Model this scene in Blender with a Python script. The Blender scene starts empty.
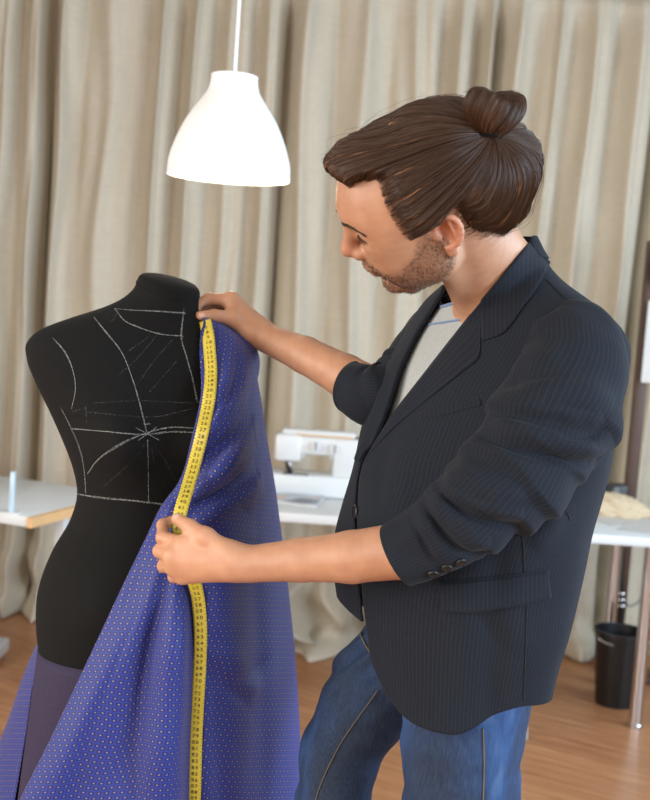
import bpy, bmesh, math, random
import numpy as np
from mathutils import Vector, Matrix
from mathutils.bvhtree import BVHTree
rng = np.random.default_rng(7); random.seed(7)
PI = math.pi
SC = bpy.context.scene
COL = SC.collection

# ------------------------------------------------------------------ camera
F_PX = 1111.11
CAM_H, PITCH, ROLL = 1.5, math.radians(4.9), math.radians(4.0)
CAM_LOC = np.array([0., 0., CAM_H])
RC = np.array((Matrix.Rotation(PI/2-PITCH, 3, 'X') @ Matrix.Rotation(ROLL, 3, 'Z')))
cam_d = bpy.data.cameras.new('camera'); cam_d.lens = 50; cam_d.sensor_fit = 'VERTICAL'; cam_d.sensor_height = 36
cam_d.dof.use_dof = True; cam_d.dof.focus_distance = 1.58; cam_d.dof.aperture_fstop = 5.6
cam = bpy.data.objects.new('camera', cam_d); COL.objects.link(cam)
cam.location = CAM_LOC
cam.rotation_euler = Matrix(RC.tolist()).to_euler()
SC.camera = cam
cam_d.clip_start = .05

def W(px, py, d):
    """world point seen at a photo pixel, d metres along the viewing axis (arrays allowed)"""
    px, py, d = np.broadcast_arrays(np.asarray(px, float), np.asarray(py, float), np.asarray(d, float))
    c = np.stack([(px-325)/F_PX*d, (400-py)/F_PX*d, -d], -1)
    return c @ RC.T + CAM_LOC
def Wl(seq): return np.array([W(*q) for q in seq])
def PX(P):
    c = (np.asarray(P)-CAM_LOC) @ RC
    d = -c[..., 2]
    return np.stack([325+F_PX*c[..., 0]/d, 400-F_PX*c[..., 1]/d, d], -1)
def onfloor(px, py, z=0.):
    """world point at a photo pixel on the horizontal plane z"""
    v = np.array([(px-325)/F_PX, (400-py)/F_PX, -1.]) @ RC.T
    return CAM_LOC + v*((z-CAM_H)/v[2])
def onY(px, py, Y):
    v = np.array([(px-325)/F_PX, (400-py)/F_PX, -1.]) @ RC.T
    return CAM_LOC + v*(Y/v[1])

# ------------------------------------------------------------------ helpers
def tag(o, label=None, cat=None, group=None, kind=None):
    if label: o['label'] = label
    if cat: o['category'] = cat
    if group: o['group'] = group
    if kind: o['kind'] = kind
    return o
def empty(name, loc=(0, 0, 0), label=None, cat=None, group=None):
    o = bpy.data.objects.new(name, None); COL.objects.link(o); o.location = tuple(loc); o.empty_display_size = .05
    return tag(o, label, cat, group)
def link(name, me, mats, parent=None, smooth=True):
    o = bpy.data.objects.new(name, me); COL.objects.link(o)
    for m in (mats if isinstance(mats, (list, tuple)) else [mats]): me.materials.append(m)
    if parent is not None:
        o.parent = parent
        if parent.type == 'EMPTY': o.matrix_parent_inverse = Matrix.Translation(-parent.location)
    if smooth and len(me.polygons): me.polygons.foreach_set('use_smooth', [True]*len(me.polygons))
    return o
def from_np(name, V, Fc, mats, parent=None, smooth=True, uv=None):
    me = bpy.data.meshes.new(name)
    me.from_pydata(np.asarray(V).tolist(), [], [list(map(int, f)) for f in Fc]); me.update()
    if uv is not None:
        l = me.uv_layers.new(name='UVMap')
        idx = np.empty(len(me.loops), int); me.loops.foreach_get('vertex_index', idx)
        l.data.foreach_set('uv', np.asarray(uv)[idx].astype(np.float32).ravel())
    return link(name, me, mats, parent, smooth)
def grid_faces(n, m, cu=False, cv=False):
    """n rows, m cols; cv closes the columns"""
    i, j = np.meshgrid(np.arange(n if cu else n-1), np.arange(m if cv else m-1), indexing='ij')
    i2, j2 = (i+1) % n, (j+1) % m
    return np.stack([i*m+j, i*m+j2, i2*m+j2, i2*m+j], -1).reshape(-1, 4)
def grid_uv(P, ref_row=None):
    n, m = P.shape[:2]
    du = np.r_[0, np.cumsum(np.linalg.norm(np.diff(P[n//2 if ref_row is None else ref_row], axis=0), axis=-1))]
    dv = np.r_[0, np.cumsum(np.linalg.norm(np.diff(P[:, m//2], axis=0), axis=-1))]
    U, V = np.meshgrid(du, dv)
    return np.stack([U, V], -1).reshape(-1, 2)
def grid_obj(name, P, mats, parent=None, cv=False, thick=0, off=0., uv=None, flip=False, mat_off=0, sub=0):
    n, m = P.shape[:2]
    Fc = grid_faces(n, m, cv=cv)
    if flip: Fc = Fc[:, ::-1]
    o = from_np(name, P.reshape(-1, 3), Fc, mats, parent, uv=grid_uv(P) if uv is None else uv)
    if sub:
        s = o.modifiers.new('sub', 'SUBSURF'); s.levels = sub; s.render_levels = sub
    if thick:
        s = o.modifiers.new('solid', 'SOLIDIFY'); s.thickness = thick; s.offset = off; s.material_offset = mat_off
    return o
def cr(pts, n, closed=False):
    """Catmull-Rom resample of rows of numbers, uniform in chord length"""
    p = np.asarray(pts, float)
    seg = np.linalg.norm(np.diff(p[:, :3] if p.shape[1] > 3 else p, axis=0), axis=1)
    t = np.r_[0, np.cumsum(np.maximum(seg, 1e-6))]
    return hermite(t, p, np.linspace(0, t[-1], n))
def hermite(t, p, x):
    t = np.asarray(t, float); p = np.asarray(p, float); one = p.ndim == 1
    if one: p = p[:, None]
    m = np.zeros_like(p); h = np.diff(t)[:, None]; dl = np.diff(p, axis=0)/h
    m[1:-1] = (dl[:-1]*h[1:]+dl[1:]*h[:-1])/(h[1:]+h[:-1]); m[0] = dl[0]; m[-1] = dl[-1]
    k = np.clip(np.searchsorted(t, x, side='right')-1, 0, len(t)-2)
    hh = (t[k+1]-t[k])[:, None]; s = ((np.asarray(x)-t[k])[:, None]/hh)
    r = (2*s**3-3*s**2+1)*p[k]+(s**3-2*s**2+s)*hh*m[k]+(-2*s**3+3*s**2)*p[k+1]+(s**3-s**2)*hh*m[k+1]
    return r[:, 0] if one else r
def sst(a, b, x):
    t = np.clip((np.asarray(x, float)-a)/(b-a), 0, 1); return t*t*(3-2*t)
def nrm(v): v = np.asarray(v, float); return v/np.maximum(np.linalg.norm(v, axis=-1, keepdims=True), 1e-12)
def wav(P, seed, freq, n=10):
    """smooth pseudo noise: a sum of random plane waves, about -1..1"""
    r = np.random.default_rng(seed); P = np.asarray(P, float); k = P.shape[-1]
    out = 0
    for _ in range(n):
        w = r.normal(size=k); w = w/np.linalg.norm(w)*freq*r.uniform(.5, 1.5)
        out = out+np.sin(P @ w*2*PI+r.uniform(0, 7))
    return out/math.sqrt(n)
def normals(P, cv=False):
    du = np.roll(P, -1, 1)-np.roll(P, 1, 1)
    if not cv: du[:, 0] = P[:, 1]-P[:, 0]; du[:, -1] = P[:, -1]-P[:, -2]
    dv = np.gradient(P, axis=0)
    return nrm(np.cross(du, dv))
def frames(C):
    T = nrm(np.gradient(C, axis=0)); N = np.zeros_like(T)
    a = np.array([0, 0, 1.]) if abs(T[0, 2]) < .9 else np.array([1., 0, 0])
    N[0] = nrm(a-T[0]*(a @ T[0]))
    for i in range(1, len(C)):
        N[i] = nrm(N[i-1]-T[i]*(N[i-1] @ T[i]))
    return T, N, np.cross(T, N)
def tube_np(C, R, k=8, caps=True, squash=None):
    C = np.asarray(C, float); n = len(C); R = np.broadcast_to(np.asarray(R, float), (n,))
    T, N, B = frames(C); th = np.arange(k)/k*2*PI
    P = C[:, None]+R[:, None, None]*(np.cos(th)[None, :, None]*N[:, None]+np.sin(th)[None, :, None]*B[:, None])
    V = P.reshape(-1, 3); Fc = [list(f) for f in grid_faces(n, k, cv=True)]
    if caps: Fc += [list(range(k))[::-1], list(range((n-1)*k, n*k))]
    return V, Fc
class MB:
    """collects pieces of ONE mesh"""
    def __init__(s): s.V = []; s.F = []; s.n = 0; s.mi = []
    def add(s, V, Fc, mi=0):
        s.V += np.asarray(V).tolist(); s.F += [[int(i)+s.n for i in f] for f in Fc]; s.mi += [mi]*len(Fc); s.n = len(s.V); return s
    def box(s, lo, hi, mi=0, M=None, bev=0.):
        bm = bmesh.new(); bmesh.ops.create_cube(bm, size=1)
        lo, hi = np.array(lo, float), np.array(hi, float)
        for v in bm.verts: v.co = Vector((np.array(v.co)+.5)*(hi-lo)+lo)
        if bev: bmesh.ops.bevel(bm, geom=bm.edges[:], offset=bev, segments=2, affect='EDGES', profile=.5)
        if M is not None: bm.transform(M)
        bm.verts.index_update()
        s.add([v.co[:] for v in bm.verts], [[v.index for v in f.verts] for f in bm.faces], mi); bm.free(); return s
    def tube(s, C, R, k=8, mi=0): s.add(*tube_np(C, R, k), mi); return s
    def lathe(s, prof, c=(0, 0, 0), k=32, mi=0, M=None):
        prof = np.asarray(prof, float); th = np.arange(k)/k*2*PI
        P = np.stack([prof[:, :1]*np.cos(th), prof[:, :1]*np.sin(th), np.repeat(prof[:, 1:2], k, 1)], -1)+np.array(c)
        V = P.reshape(-1, 3)
        if M is not None: V = np.array([list(M @ Vector(v)) for v in V])
        Fc = [list(f) for f in grid_faces(len(prof), k, cv=True)]
        if prof[0, 0] > 1e-5 and np.linalg.norm(prof[0]-prof[-1]) > 1e-5:
            pass
        s.add(V, Fc, mi); return s
    def build(s, name, mats, parent=None, smooth=False):
        o = from_np(name, s.V, s.F, mats, parent, smooth)
        if any(s.mi): o.data.polygons.foreach_set('material_index', s.mi)
        return o
def autosmooth(o, ang=35):
    me = o.data; bm = bmesh.new(); bm.from_mesh(me)
    for e in bm.edges:
        e.smooth = not (len(e.link_faces) == 2 and e.calc_face_angle(0) > math.radians(ang))
    for f in bm.faces: f.smooth = True
    bm.to_mesh(me); bm.free(); return o
def bvh_of(V, Fc): return BVHTree.FromPolygons([tuple(v) for v in np.asarray(V)], [tuple(map(int, f)) for f in Fc])
def bvh_obj(o):
    me = o.data
    return BVHTree.FromPolygons([v.co[:] for v in me.vertices], [tuple(p.vertices) for p in me.polygons])
def cast(bvh, px, py):
    v = np.array([(px-325)/F_PX, (400-py)/F_PX, -1.]) @ RC.T
    loc, n, i, dist = bvh.ray_cast(Vector(CAM_LOC), Vector(nrm(v)))
    if loc is None: return None, None
    n = np.array(n)
    if n @ v > 0: n = -n
    return np.array(loc), n
def cast_line(bvh, pts, step=4, off=.001):
    """polyline of pixels laid on a surface -> points and normals"""
    p = np.asarray(pts, float)
    L = np.r_[0, np.cumsum(np.linalg.norm(np.diff(p, axis=0), axis=1))]
    q = hermite(L, p, np.linspace(0, L[-1], max(3, int(L[-1]/step)+1)))
    A, N = [], []
    for x, y in q:
        l, n = cast(bvh, x, y)
        if l is not None: A.append(l+n*off); N.append(n)
    return np.array(A), np.array(N)
def strip(A, N, w):
    T = np.gradient(A, axis=0); S = nrm(np.cross(T, N))*np.broadcast_to(np.asarray(w), (len(A),))[:, None]/2
    P = np.stack([A-S, A+S], 1)
    return P.reshape(-1, 3), grid_faces(len(A), 2)

# ------------------------------------------------------------------ materials
def lin(c):
    c = np.asarray(c, float)/255
    return tuple(np.where(c <= .04045, c/12.92, ((c+.055)/1.055)**2.4))+(1.,)
class Nt:
    def __init__(s, name):
        s.m = bpy.data.materials.new(name); s.m.use_nodes = True; s.t = s.m.node_tree
        s.b = s.t.nodes['Principled BSDF']
    def n(s, typ, **kw):
        x = s.t.nodes.new(typ)
        for k, v in kw.items(): setattr(x, k, v)
        return x
    def l(s, a, b): s.t.links.new(a, b)
    def inp(s, x, v):
        if hasattr(v, 'is_linked') or isinstance(v, bpy.types.NodeSocket): s.l(v, x)
        else: x.default_value = v
    def math(s, op, a, b=0., c=None, clamp=False):
        x = s.n('ShaderNodeMath', operation=op); x.use_clamp = clamp
        s.inp(x.inputs[0], a); s.inp(x.inputs[1], b)
        if c is not None: s.inp(x.inputs[2], c)
        return x.outputs[0]
    def mix(s, f, a, b, blend='MIX'):
        x = s.n('ShaderNodeMix', data_type='RGBA', blend_type=blend)
        s.inp(x.inputs[0], f); s.inp(x.inputs[6], a); s.inp(x.inputs[7], b)
        return x.outputs[2]
    def noise(s, vec, scale, detail=3, rough=.5, dist=0.):
        x = s.n('ShaderNodeTexNoise'); x.inputs['Scale'].default_value = scale; x.inputs['Detail'].default_value = detail
        x.inputs['Roughness'].default_value = rough; x.inputs['Distortion'].default_value = dist
        if vec is not None: s.l(vec, x.inputs['Vector'])
        return x.outputs['Fac']
    def ramp(s, f, stops):
        x = s.n('ShaderNodeValToRGB'); e = x.color_ramp.elements
        while len(e) < len(stops): e.new(.5)
        for k, (p, c) in enumerate(stops): e[k].position = p; e[k].color = c
        s.l(f, x.inputs[0]); return x.outputs[0]
    def coord(s, kind='Object'): return s.n('ShaderNodeTexCoord').outputs[kind]
    def mapping(s, vec, scale=(1, 1, 1), rot=(0, 0, 0)):
        x = s.n('ShaderNodeMapping'); s.l(vec, x.inputs[0]); x.inputs['Scale'].default_value = scale; x.inputs['Rotation'].default_value = rot
        return x.outputs[0]
    def sep(s, vec):
        x = s.n('ShaderNodeSeparateXYZ'); s.l(vec, x.inputs[0]); return x.outputs
    def bump(s, h, strength=.3, dist=.002):
        x = s.n('ShaderNodeBump'); x.inputs['Strength'].default_value = strength; x.inputs['Distance'].default_value = dist
        s.l(h, x.inputs['Height']); s.l(x.outputs[0], s.b.inputs['Normal'])
    def set(s, **kw):
        nm = dict(color='Base Color', rough='Roughness', metal='Metallic', sheen='Sheen Weight', spec='Specular IOR Level', sss='Subsurface Weight', trans='Transmission Weight', ec='Emission Color', es='Emission Strength', coat='Coat Weight')
        for k, v in kw.items(): s.inp(s.b.inputs[nm[k]], v)
        return s
def plain(name, rgb, rough=.5, metal=0., var=.08, scale=30, spec=.5, bump=0.):
    t = Nt(name); c = lin(rgb); vec = t.coord()
    f = t.noise(vec, scale)
    t.set(color=t.mix(f, tuple(x*(1-var) for x in c[:3])+(1,), tuple(min(1, x*(1+var)) for x in c[:3])+(1,)), rough=rough, metal=metal, spec=spec)
    if bump: t.bump(t.noise(vec, scale*4), bump, .001)
    return t.m
# ------------------------------------------------------------------ signed-distance modelling (numpy) for skin and trousers
class SDF:
    def __init__(s): s.ops = []
    def cone(s, a, b, ra, rb, k=.01, sub=False):
        a, b = np.asarray(a, float), np.asarray(b, float); ab = b-a; L2 = max(ab @ ab, 1e-12)
        def f(P):
            v = P-a; t = np.clip((v @ ab)/L2, 0, 1)
            return np.linalg.norm(v-t[:, None]*ab, axis=1)-(ra+(rb-ra)*t)
        s.ops.append((f, (a+b)/2, np.linalg.norm(ab)/2+max(ra, rb), k, sub)); return s
    def chain(s, pts, rad, k=.01):
        for i in range(len(pts)-1): s.cone(pts[i], pts[i+1], rad[i], rad[i+1], k if i == 0 else min(k, .006))
        return s
    def ell(s, c, r, M=None, k=.01, sub=False):
        """ellipsoid; the rows of M are its axes in world space"""
        c, r = np.asarray(c, float), np.asarray(r, float); M = np.eye(3) if M is None else np.asarray(M, float)
        def f(P):
            q = (P-c) @ M.T; k0 = np.linalg.norm(q/r, axis=1); k1 = np.linalg.norm(q/(r*r), axis=1)
            return np.where(k0 < 1e-6, -r.min(), k0*(k0-1)/np.maximum(k1, 1e-9))
        s.ops.append((f, c, r.max(), k, sub)); return s
    def mesh(s, lo, hi, h, smooth=1):
        lo, hi = np.asarray(lo, float), np.asarray(hi, float); B = 8
        nb = np.ceil((hi-lo)/h/B).astype(int); n = nb*B
        bc = np.stack(np.meshgrid(*[np.arange(k) for k in nb], indexing='ij'), -1).reshape(-1, 3)
        cen = lo+(bc*B+(B-1)/2)*h; half = B*h*.87
        def ev(P, cen, half):
            """P (blocks, k, 3)"""
            D = np.full(P.shape[:2], 1., np.float32)
            for f, c, R, k, sub in s.ops:
                m = np.linalg.norm(cen-c, axis=1) < R+half+k+.02
                if not m.any(): continue
                d = f(P[m].reshape(-1, 3)).reshape(-1, P.shape[1]); a = D[m]
                if sub: a, d = -a, d
                hh = np.maximum(k-np.abs(a-d), 0)/k
                r = np.minimum(a, d)-hh*hh*k/4
                D[m] = -r if sub else r
            return D
        d0 = ev(cen[:, None], cen, half*2)[:, 0]
        act = np.abs(d0) < half*1.5+.012
        G = np.where(d0 < 0, -1., 1.).astype(np.float32).reshape(nb)
        G = G.repeat(B, 0).repeat(B, 1).repeat(B, 2)
        ii = np.stack(np.meshgrid(*[np.arange(B)]*3, indexing='ij'), -1).reshape(-1, 3)
        ab = bc[act]
        for q in range(0, len(ab), 600):
            idx = ab[q:q+600, None]*B+ii
            G[idx[..., 0], idx[..., 1], idx[..., 2]] = ev(lo+idx*h, cen[act][q:q+600], half)
        return nets(G, lo, h, smooth)
def nets(G, lo, h, smooth=1):
    S = G < 0; n = np.array(G.shape)
    cnt = np.zeros(n-1, np.int8)
    for dx in (0, 1):
        for dy in (0, 1):
            for dz in (0, 1):
                cnt += S[dx:n[0]-1+dx, dy:n[1]-1+dy, dz:n[2]-1+dz]
    cells = np.argwhere((cnt > 0) & (cnt < 8))
    idm = np.full(n-1, -1, np.int32); idm[tuple(cells.T)] = np.arange(len(cells))
    acc = np.zeros((len(cells), 3)); w = np.zeros(len(cells))
    cor = [np.array(c) for c in np.ndindex(2, 2, 2)]
    val = {tuple(c): G[tuple((cells+c).T)].astype(float) for c in cor}
    for a in cor:
        for ax in range(3):
            if a[ax]: continue
            b = a.copy(); b[ax] = 1
            va, vb = val[tuple(a)], val[tuple(b)]
            m = (va < 0) != (vb < 0)
            t = np.where(m, va/np.where(m, va-vb, 1), 0)
            p = a+0.*cells; p[:, ax] += t
            acc[m] += p[m]; w[m] += 1
    V = lo+(cells+acc/w[:, None])*h
    Fc = []
    for ax in range(3):
        o = [np.array(x) for x in ((0, 0, 0), (0, 0, 0), (0, 0, 0))]
        u, v = (ax+1) % 3, (ax+2) % 3
        sl0 = [slice(1, -1)]*3; sl1 = [slice(1, -1)]*3
        sl0[ax] = slice(0, n[ax]-1); sl1[ax] = slice(1, n[ax])
        A, Bm = S[tuple(sl0)], S[tuple(sl1)]
        e = np.argwhere(A != Bm); st = A[tuple(e.T)]
        off = np.ones(3, int); off[ax] = 0
        e = e+off
        eu = np.eye(3, dtype=int)[u]; evv = np.eye(3, dtype=int)[v]
        q = np.stack([idm[tuple((e-eu-evv).T)], idm[tuple((e-evv).T)], idm[tuple(e.T)], idm[tuple((e-eu).T)]], -1)
        q[~st] = q[~st][:, ::-1]
        Fc.append(q)
    Fc = np.concatenate(Fc); Fc = Fc[(Fc >= 0).all(1)]
    for _ in range(smooth): V = relax(V, Fc, .5)
    return V, Fc
def relax(V, Fc, f=.5):
    e = np.concatenate([Fc[:, [0, 1]], Fc[:, [1, 2]], Fc[:, [2, 3]], Fc[:, [3, 0]]]); e = np.concatenate([e, e[:, ::-1]])
    c = np.bincount(e[:, 0], minlength=len(V)).astype(float)
    m = np.stack([np.bincount(e[:, 0], V[e[:, 1], k], minlength=len(V)) for k in range(3)], -1)/np.maximum(c, 1)[:, None]
    return V+(m-V)*f
def mesh_normals(V, Fc):
    nf = np.cross(V[Fc[:, 2]]-V[Fc[:, 0]], V[Fc[:, 3]]-V[Fc[:, 1]])
    N = np.zeros_like(V)
    for k in range(4):
        for a in range(3): N[:, a] += np.bincount(Fc[:, k], nf[:, a], minlength=len(V))
    return nrm(N)
def crease(P, pts, a, w, closed=True):
    """presses a fold along a pixel line into the side of a surface that faces the camera"""
    Q = PX(P); cp = cr(np.array(pts, float), 60); T2 = np.gradient(cp, axis=0); N = normals(P, closed)
    N = N*np.where((N*(CAM_LOC-P)).sum(-1, keepdims=True) < 0, -1, 1); face = np.abs((N*nrm(CAM_LOC-P)).sum(-1))
    D = np.full(P.shape[:2], 1e9); sg = np.zeros(P.shape[:2]); tt = np.zeros(P.shape[:2])
    for k in range(60):
        e = Q[..., :2]-cp[k]; r = np.hypot(e[..., 0], e[..., 1]); mk = r < D
        D[mk] = r[mk]; sg[mk] = np.sign(T2[k, 0]*e[..., 1]-T2[k, 1]*e[..., 0])[mk]; tt[mk] = k/59
    x = D*sg/w
    end = np.clip(np.minimum(tt, 1-tt)/.25, 0, 1)**.7*np.where((tt <= 0) | (tt >= 1), np.exp(-(D/w)**2), 1)
    near = Q[..., 2] < np.median(Q[..., 2], axis=1, keepdims=True)+(.004 if closed else .2)
    f = a*end*(1.0*np.exp(-((x+1.5)/1.5)**2)*(x < 0)+np.exp(-((0+1.5)/1.5)**2)*np.exp(-(x/.5)**2)*(x >= 0)-.75*np.exp(-((x-.75)/.75)**2))
    return P+N*(f*near*sst(.0, .30 if closed else .6, face))[..., None]
# ------------------------------------------------------------------ setting
XL, XR, YB, YF, HC, YC = -2.9, 2.9, -2.6, 5.28, 3.08, 5.0
def mat_wall():
    t = Nt('plaster'); f = t.noise(t.coord(), 6)
    t.set(color=t.mix(f, lin((172, 166, 156)), lin((184, 178, 168))), rough=.9); t.bump(t.noise(t.coord(), 90), .1); return t.m
def mat_floor():
    t = Nt('oak_laminate'); v = t.mapping(t.coord(), rot=(0, 0, math.radians(28)))
    br = t.n('ShaderNodeTexBrick'); t.l(v, br.inputs['Vector']); br.inputs['Scale'].default_value = 1
    br.inputs['Brick Width'].default_value = 1.25; br.inputs['Row Height'].default_value = .13; br.inputs['Mortar Size'].default_value = .0012
    br.inputs['Color1'].default_value = (.1, .1, .1, 1); br.inputs['Color2'].default_value = (.9, .9, .9, 1); br.inputs['Mortar'].default_value = (.5, .5, .5, 1); br.offset = .37
    v2 = t.mapping(v, scale=(1.6, 26, 1)); off = t.n('ShaderNodeVectorMath', operation='ADD'); t.l(v2, off.inputs[0])
    cx = t.n('ShaderNodeCombineXYZ'); t.l(t.math('MULTIPLY', br.outputs['Color'], 17.), cx.inputs[0]); t.l(cx.outputs[0], off.inputs[1])
    g = t.noise(off.outputs[0], 1.6, 6, .62, 1.2)
    col = t.ramp(g, [(.25, lin((128, 84, 54))), (.5, lin((178, 124, 84))), (.75, lin((208, 156, 112)))])
    col = t.mix(t.math('MULTIPLY', br.outputs['Color'], .35), col, lin((156, 100, 64)))
    col = t.mix(t.math('MULTIPLY', br.outputs['Fac'], .75), col, lin((60, 34, 20)))
    t.set(color=col, rough=t.math('MULTIPLY_ADD', g, .18, .26)); t.bump(br.outputs['Fac'], -.15, .001); return t.m
def mat_linen(name, tint=1.):
    t = Nt(name); v = t.coord()
    a = t.noise(t.mapping(v, scale=(260, 260, 14)), 1, 2); b = t.noise(t.mapping(v, scale=(14, 14, 260)), 1, 2); c = t.noise(v, 2.2, 3)
    f = t.math('ADD', t.math('MULTIPLY', a, .5), t.math('MULTIPLY', b, .5))
    col = t.mix(f, lin((172*tint, 162*tint, 143*tint)), lin((218*tint, 208*tint, 190*tint)))
    col = t.mix(t.math('MULTIPLY', c, .22), col, lin((182, 164, 138)))
    t.set(color=col, rough=.95, spec=.1); t.bump(f, .25, .001); return t.m
M_WALL, M_FLOOR, M_LINEN = mat_wall(), mat_floor(), mat_linen('natural_linen')
M_WHITE = plain('white_laminate', (216, 219, 220), .35, var=.02)
M_WPLAS = plain('white_plastic', (216, 218, 218), .3, var=.015)
M_GREY = plain('grey_plastic', (120, 122, 124), .4)
M_CHROME = plain('chrome', (205, 205, 208), .14, 1., .02)
M_BLACKP = plain('black_plastic', (22, 22, 24), .35)
M_BIRCH = plain('birch_edge', (222, 180, 128), .5, var=.12, scale=12)
M_WOODD = plain('dark_wood', (78, 54, 40), .5, var=.3, scale=14)
M_CREAM = plain('cream_cotton', (206, 186, 156), .95, var=.1, scale=18, spec=.1, bump=.3)
M_PAPER = plain('paper', (206, 204, 200), .8, var=.03)
M_ALU = plain('window_frame', (236, 236, 234), .4, var=.02)

def room():
    def box(name, lo, hi, m): return tag(MB().box(lo, hi).build(name, m), kind='structure')
    box('floor', (XL-.15, YB-.15, -.1), (XR+.15, YF+.15, 0), M_FLOOR)
    box('ceiling', (XL-.15, YB-.15, HC), (XR+.15, YF+.15, HC+.1), M_WALL)
    box('wall_front', (XL-.15, YF, 0), (XR+.15, YF+.15, HC), M_WALL)
    def holed(name, along, lo, hi, wins, fixed):
        mb = MB()
        def seg(a0, a1, z0, z1):
            if a1-a0 < 1e-4 or z1-z0 < 1e-4: return
            if along == 'x': mb.box((a0, fixed[0], z0), (a1, fixed[1], z1))
            else: mb.box((fixed[0], a0, z0), (fixed[1], a1, z1))
        a = lo
        for (w0, w1, z0, z1) in wins:
            seg(a, w0, 0, HC); seg(w0, w1, 0, z0); seg(w0, w1, z1, HC); a = w1
        seg(a, hi, 0, HC)
        return tag(mb.build(name, M_WALL), kind='structure')
    WR = [(-1.2, .6, .85, 2.6), (1.5, 3.9, .85, 2.6)]
    WB = [(-2.5, -.5, .85, 2.6), (.3, 2.2, .85, 2.6)]
    WLf = [(-1.6, 1.6, .85, 2.6)]
    holed('wall_right', 'y', YB-.15, YF, WR, (XR, XR+.15))
    holed('wall_back', 'x', XL, XR, WB, (YB-.15, YB))
    holed('wall_left', 'y', YB-.15, YF, WLf, (XL-.15, XL))
    k = 0
    for wall, wins in (('r', WR), ('b', WB), ('l', WLf)):
        for (a0, a1, z0, z1) in wins:
            k += 1; mb = MB(); t = .05
            for (p, q, r, s) in ((a0, a1, z0, z0+t), (a0, a1, z1-t, z1), (a0, a0+t, z0+t, z1-t), (a1-t, a1, z0+t, z1-t), ((a0+a1)/2-t/2, (a0+a1)/2+t/2, z0+t, z1-t)):
                if wall == 'r': mb.box((XR+.06, p, r), (XR+.11, q, s))
                elif wall == 'l': mb.box((XL-.11, p, r), (XL-.06, q, s))
                else: mb.box((p, YB-.11, r), (q, YB-.06, s))
            tag(mb.build('window_%d' % k, M_ALU), kind='structure')
    for nm, lo, hi in (('baseboard_left', (XL, YB, 0), (XL+.015, YF, .07)), ('baseboard_right', (XR-.015, YB, 0), (XR, YF, .07))):
        box(nm, lo, hi, M_WHITE)
    return WR, WB, WLf
WR, WB, WLF = room()

# ------------------------------------------------------------------ linen curtains
def curtain(x0, x1, seed, label, y=YC, skew=0., pool=.10, heap=None):
    r = np.random.default_rng(seed)
    n, m = 70, int((x1-x0)*130)
    u = np.linspace(0, 1, m); z = np.r_[np.linspace(0, .5, 26)[:-1], np.linspace(.5, 2.93, n-25)]
    X = x0+(x1-x0)*u
    nf = max(3, int((x1-x0)/.175)); wds = r.uniform(.55, 1.5, nf); edges = np.r_[0, np.cumsum(wds)/wds.sum()]
    ph = np.interp(u, edges, np.arange(nf+1))*2*PI; amp = np.interp(u, (edges[1:]+edges[:-1])/2, r.uniform(.55, 1.3, nf))
    Z, PHI = np.meshgrid(z, ph, indexing='ij'); AMP = np.broadcast_to(amp, Z.shape); XX = np.broadcast_to(X, Z.shape).copy()
    nz = wav(np.stack([XX*1.0, Z*.22], -1), seed+1, .9, 8); nz2 = wav(np.stack([XX, Z*.4], -1), seed+2, 2.0, 8)
    ph2 = PHI+.55*nz
    w = np.sin(ph2); fold = (np.sqrt(np.sin(ph2/2)**2+.005)**.75-.5)*.118*AMP+.014*np.sin(2.1*ph2+1+nz2)+.010*nz2
    XX += .014*np.sin(ph2)*AMP+skew*(1-Z/2.9)
    fold = fold-.10*np.exp(-(np.minimum(u, 1-u)*(x1-x0)/.035)**2)[None]
    head = sst(2.93, 2.70, Z); fold = fold*(.35+.65*head)
    YY = y-fold
    # the hem is too long and breaks softly on the floor
    low = sst(.42, 0, Z); nb = wav(np.stack([XX, Z*2], -1), seed+3, 2.4, 8)
    YY -= pool*low*(1+.6*nb)*.9; ZZ = Z+.035*low*np.clip(nb, -.2, 2)*sst(0, .08, Z)
    if heap:
        hx, hw, hd, hh = heap
        g = np.exp(-((XX-hx)/hw)**2)*sst(hh, hh*.25, Z)
        bl = .5+.5*wav(np.stack([XX, Z], -1), seed+4, 5., 10)
        YY -= g*hd*(.65+.6*bl); XX += .05*g*wav(np.stack([XX, Z], -1), seed+6, 4., 8)
    P = np.stack([XX, YY, np.maximum(ZZ, .004)], -1)
    o = grid_obj('curtain', P, M_LINEN, thick=.003)
    return tag(o, label, 'curtain', 'floor length linen curtains')
curtain(XL+.03, -1.30, 11, 'linen curtain hanging at the far left beyond the picture edge, partly out of view')
curtain(-1.33, -.26, 12, 'beige linen curtain behind the dress form and left of the hanging lamp cord', pool=.13)
curtain(-.29, .68, 13, 'beige linen curtain behind the sewing machine, bunched on the floor below it', y=YC+.015, heap=(-.05, .22, .30, .48))
curtain(.64, 1.41, 14, 'beige linen curtain just right of the bun of the man, behind his back', skew=-.09)
curtain(1.39, XR-.03, 15, 'beige linen curtain at the far right picture edge, behind the wooden post', y=YC+.02, skew=-.09)
rail = MB().box((XL, YC-.02, 2.95), (XR, YC+.05, 2.985)).build('curtain_rail', M_ALU)
tag(rail, 'white ceiling rail from which the linen curtains hang', 'curtain rail')
for x in (-2.2, -.7, .8, 2.2): MB().box((x-.02, YC, 2.985), (x+.02, YC+.03, HC)).build('bracket', M_ALU, rail)

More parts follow.
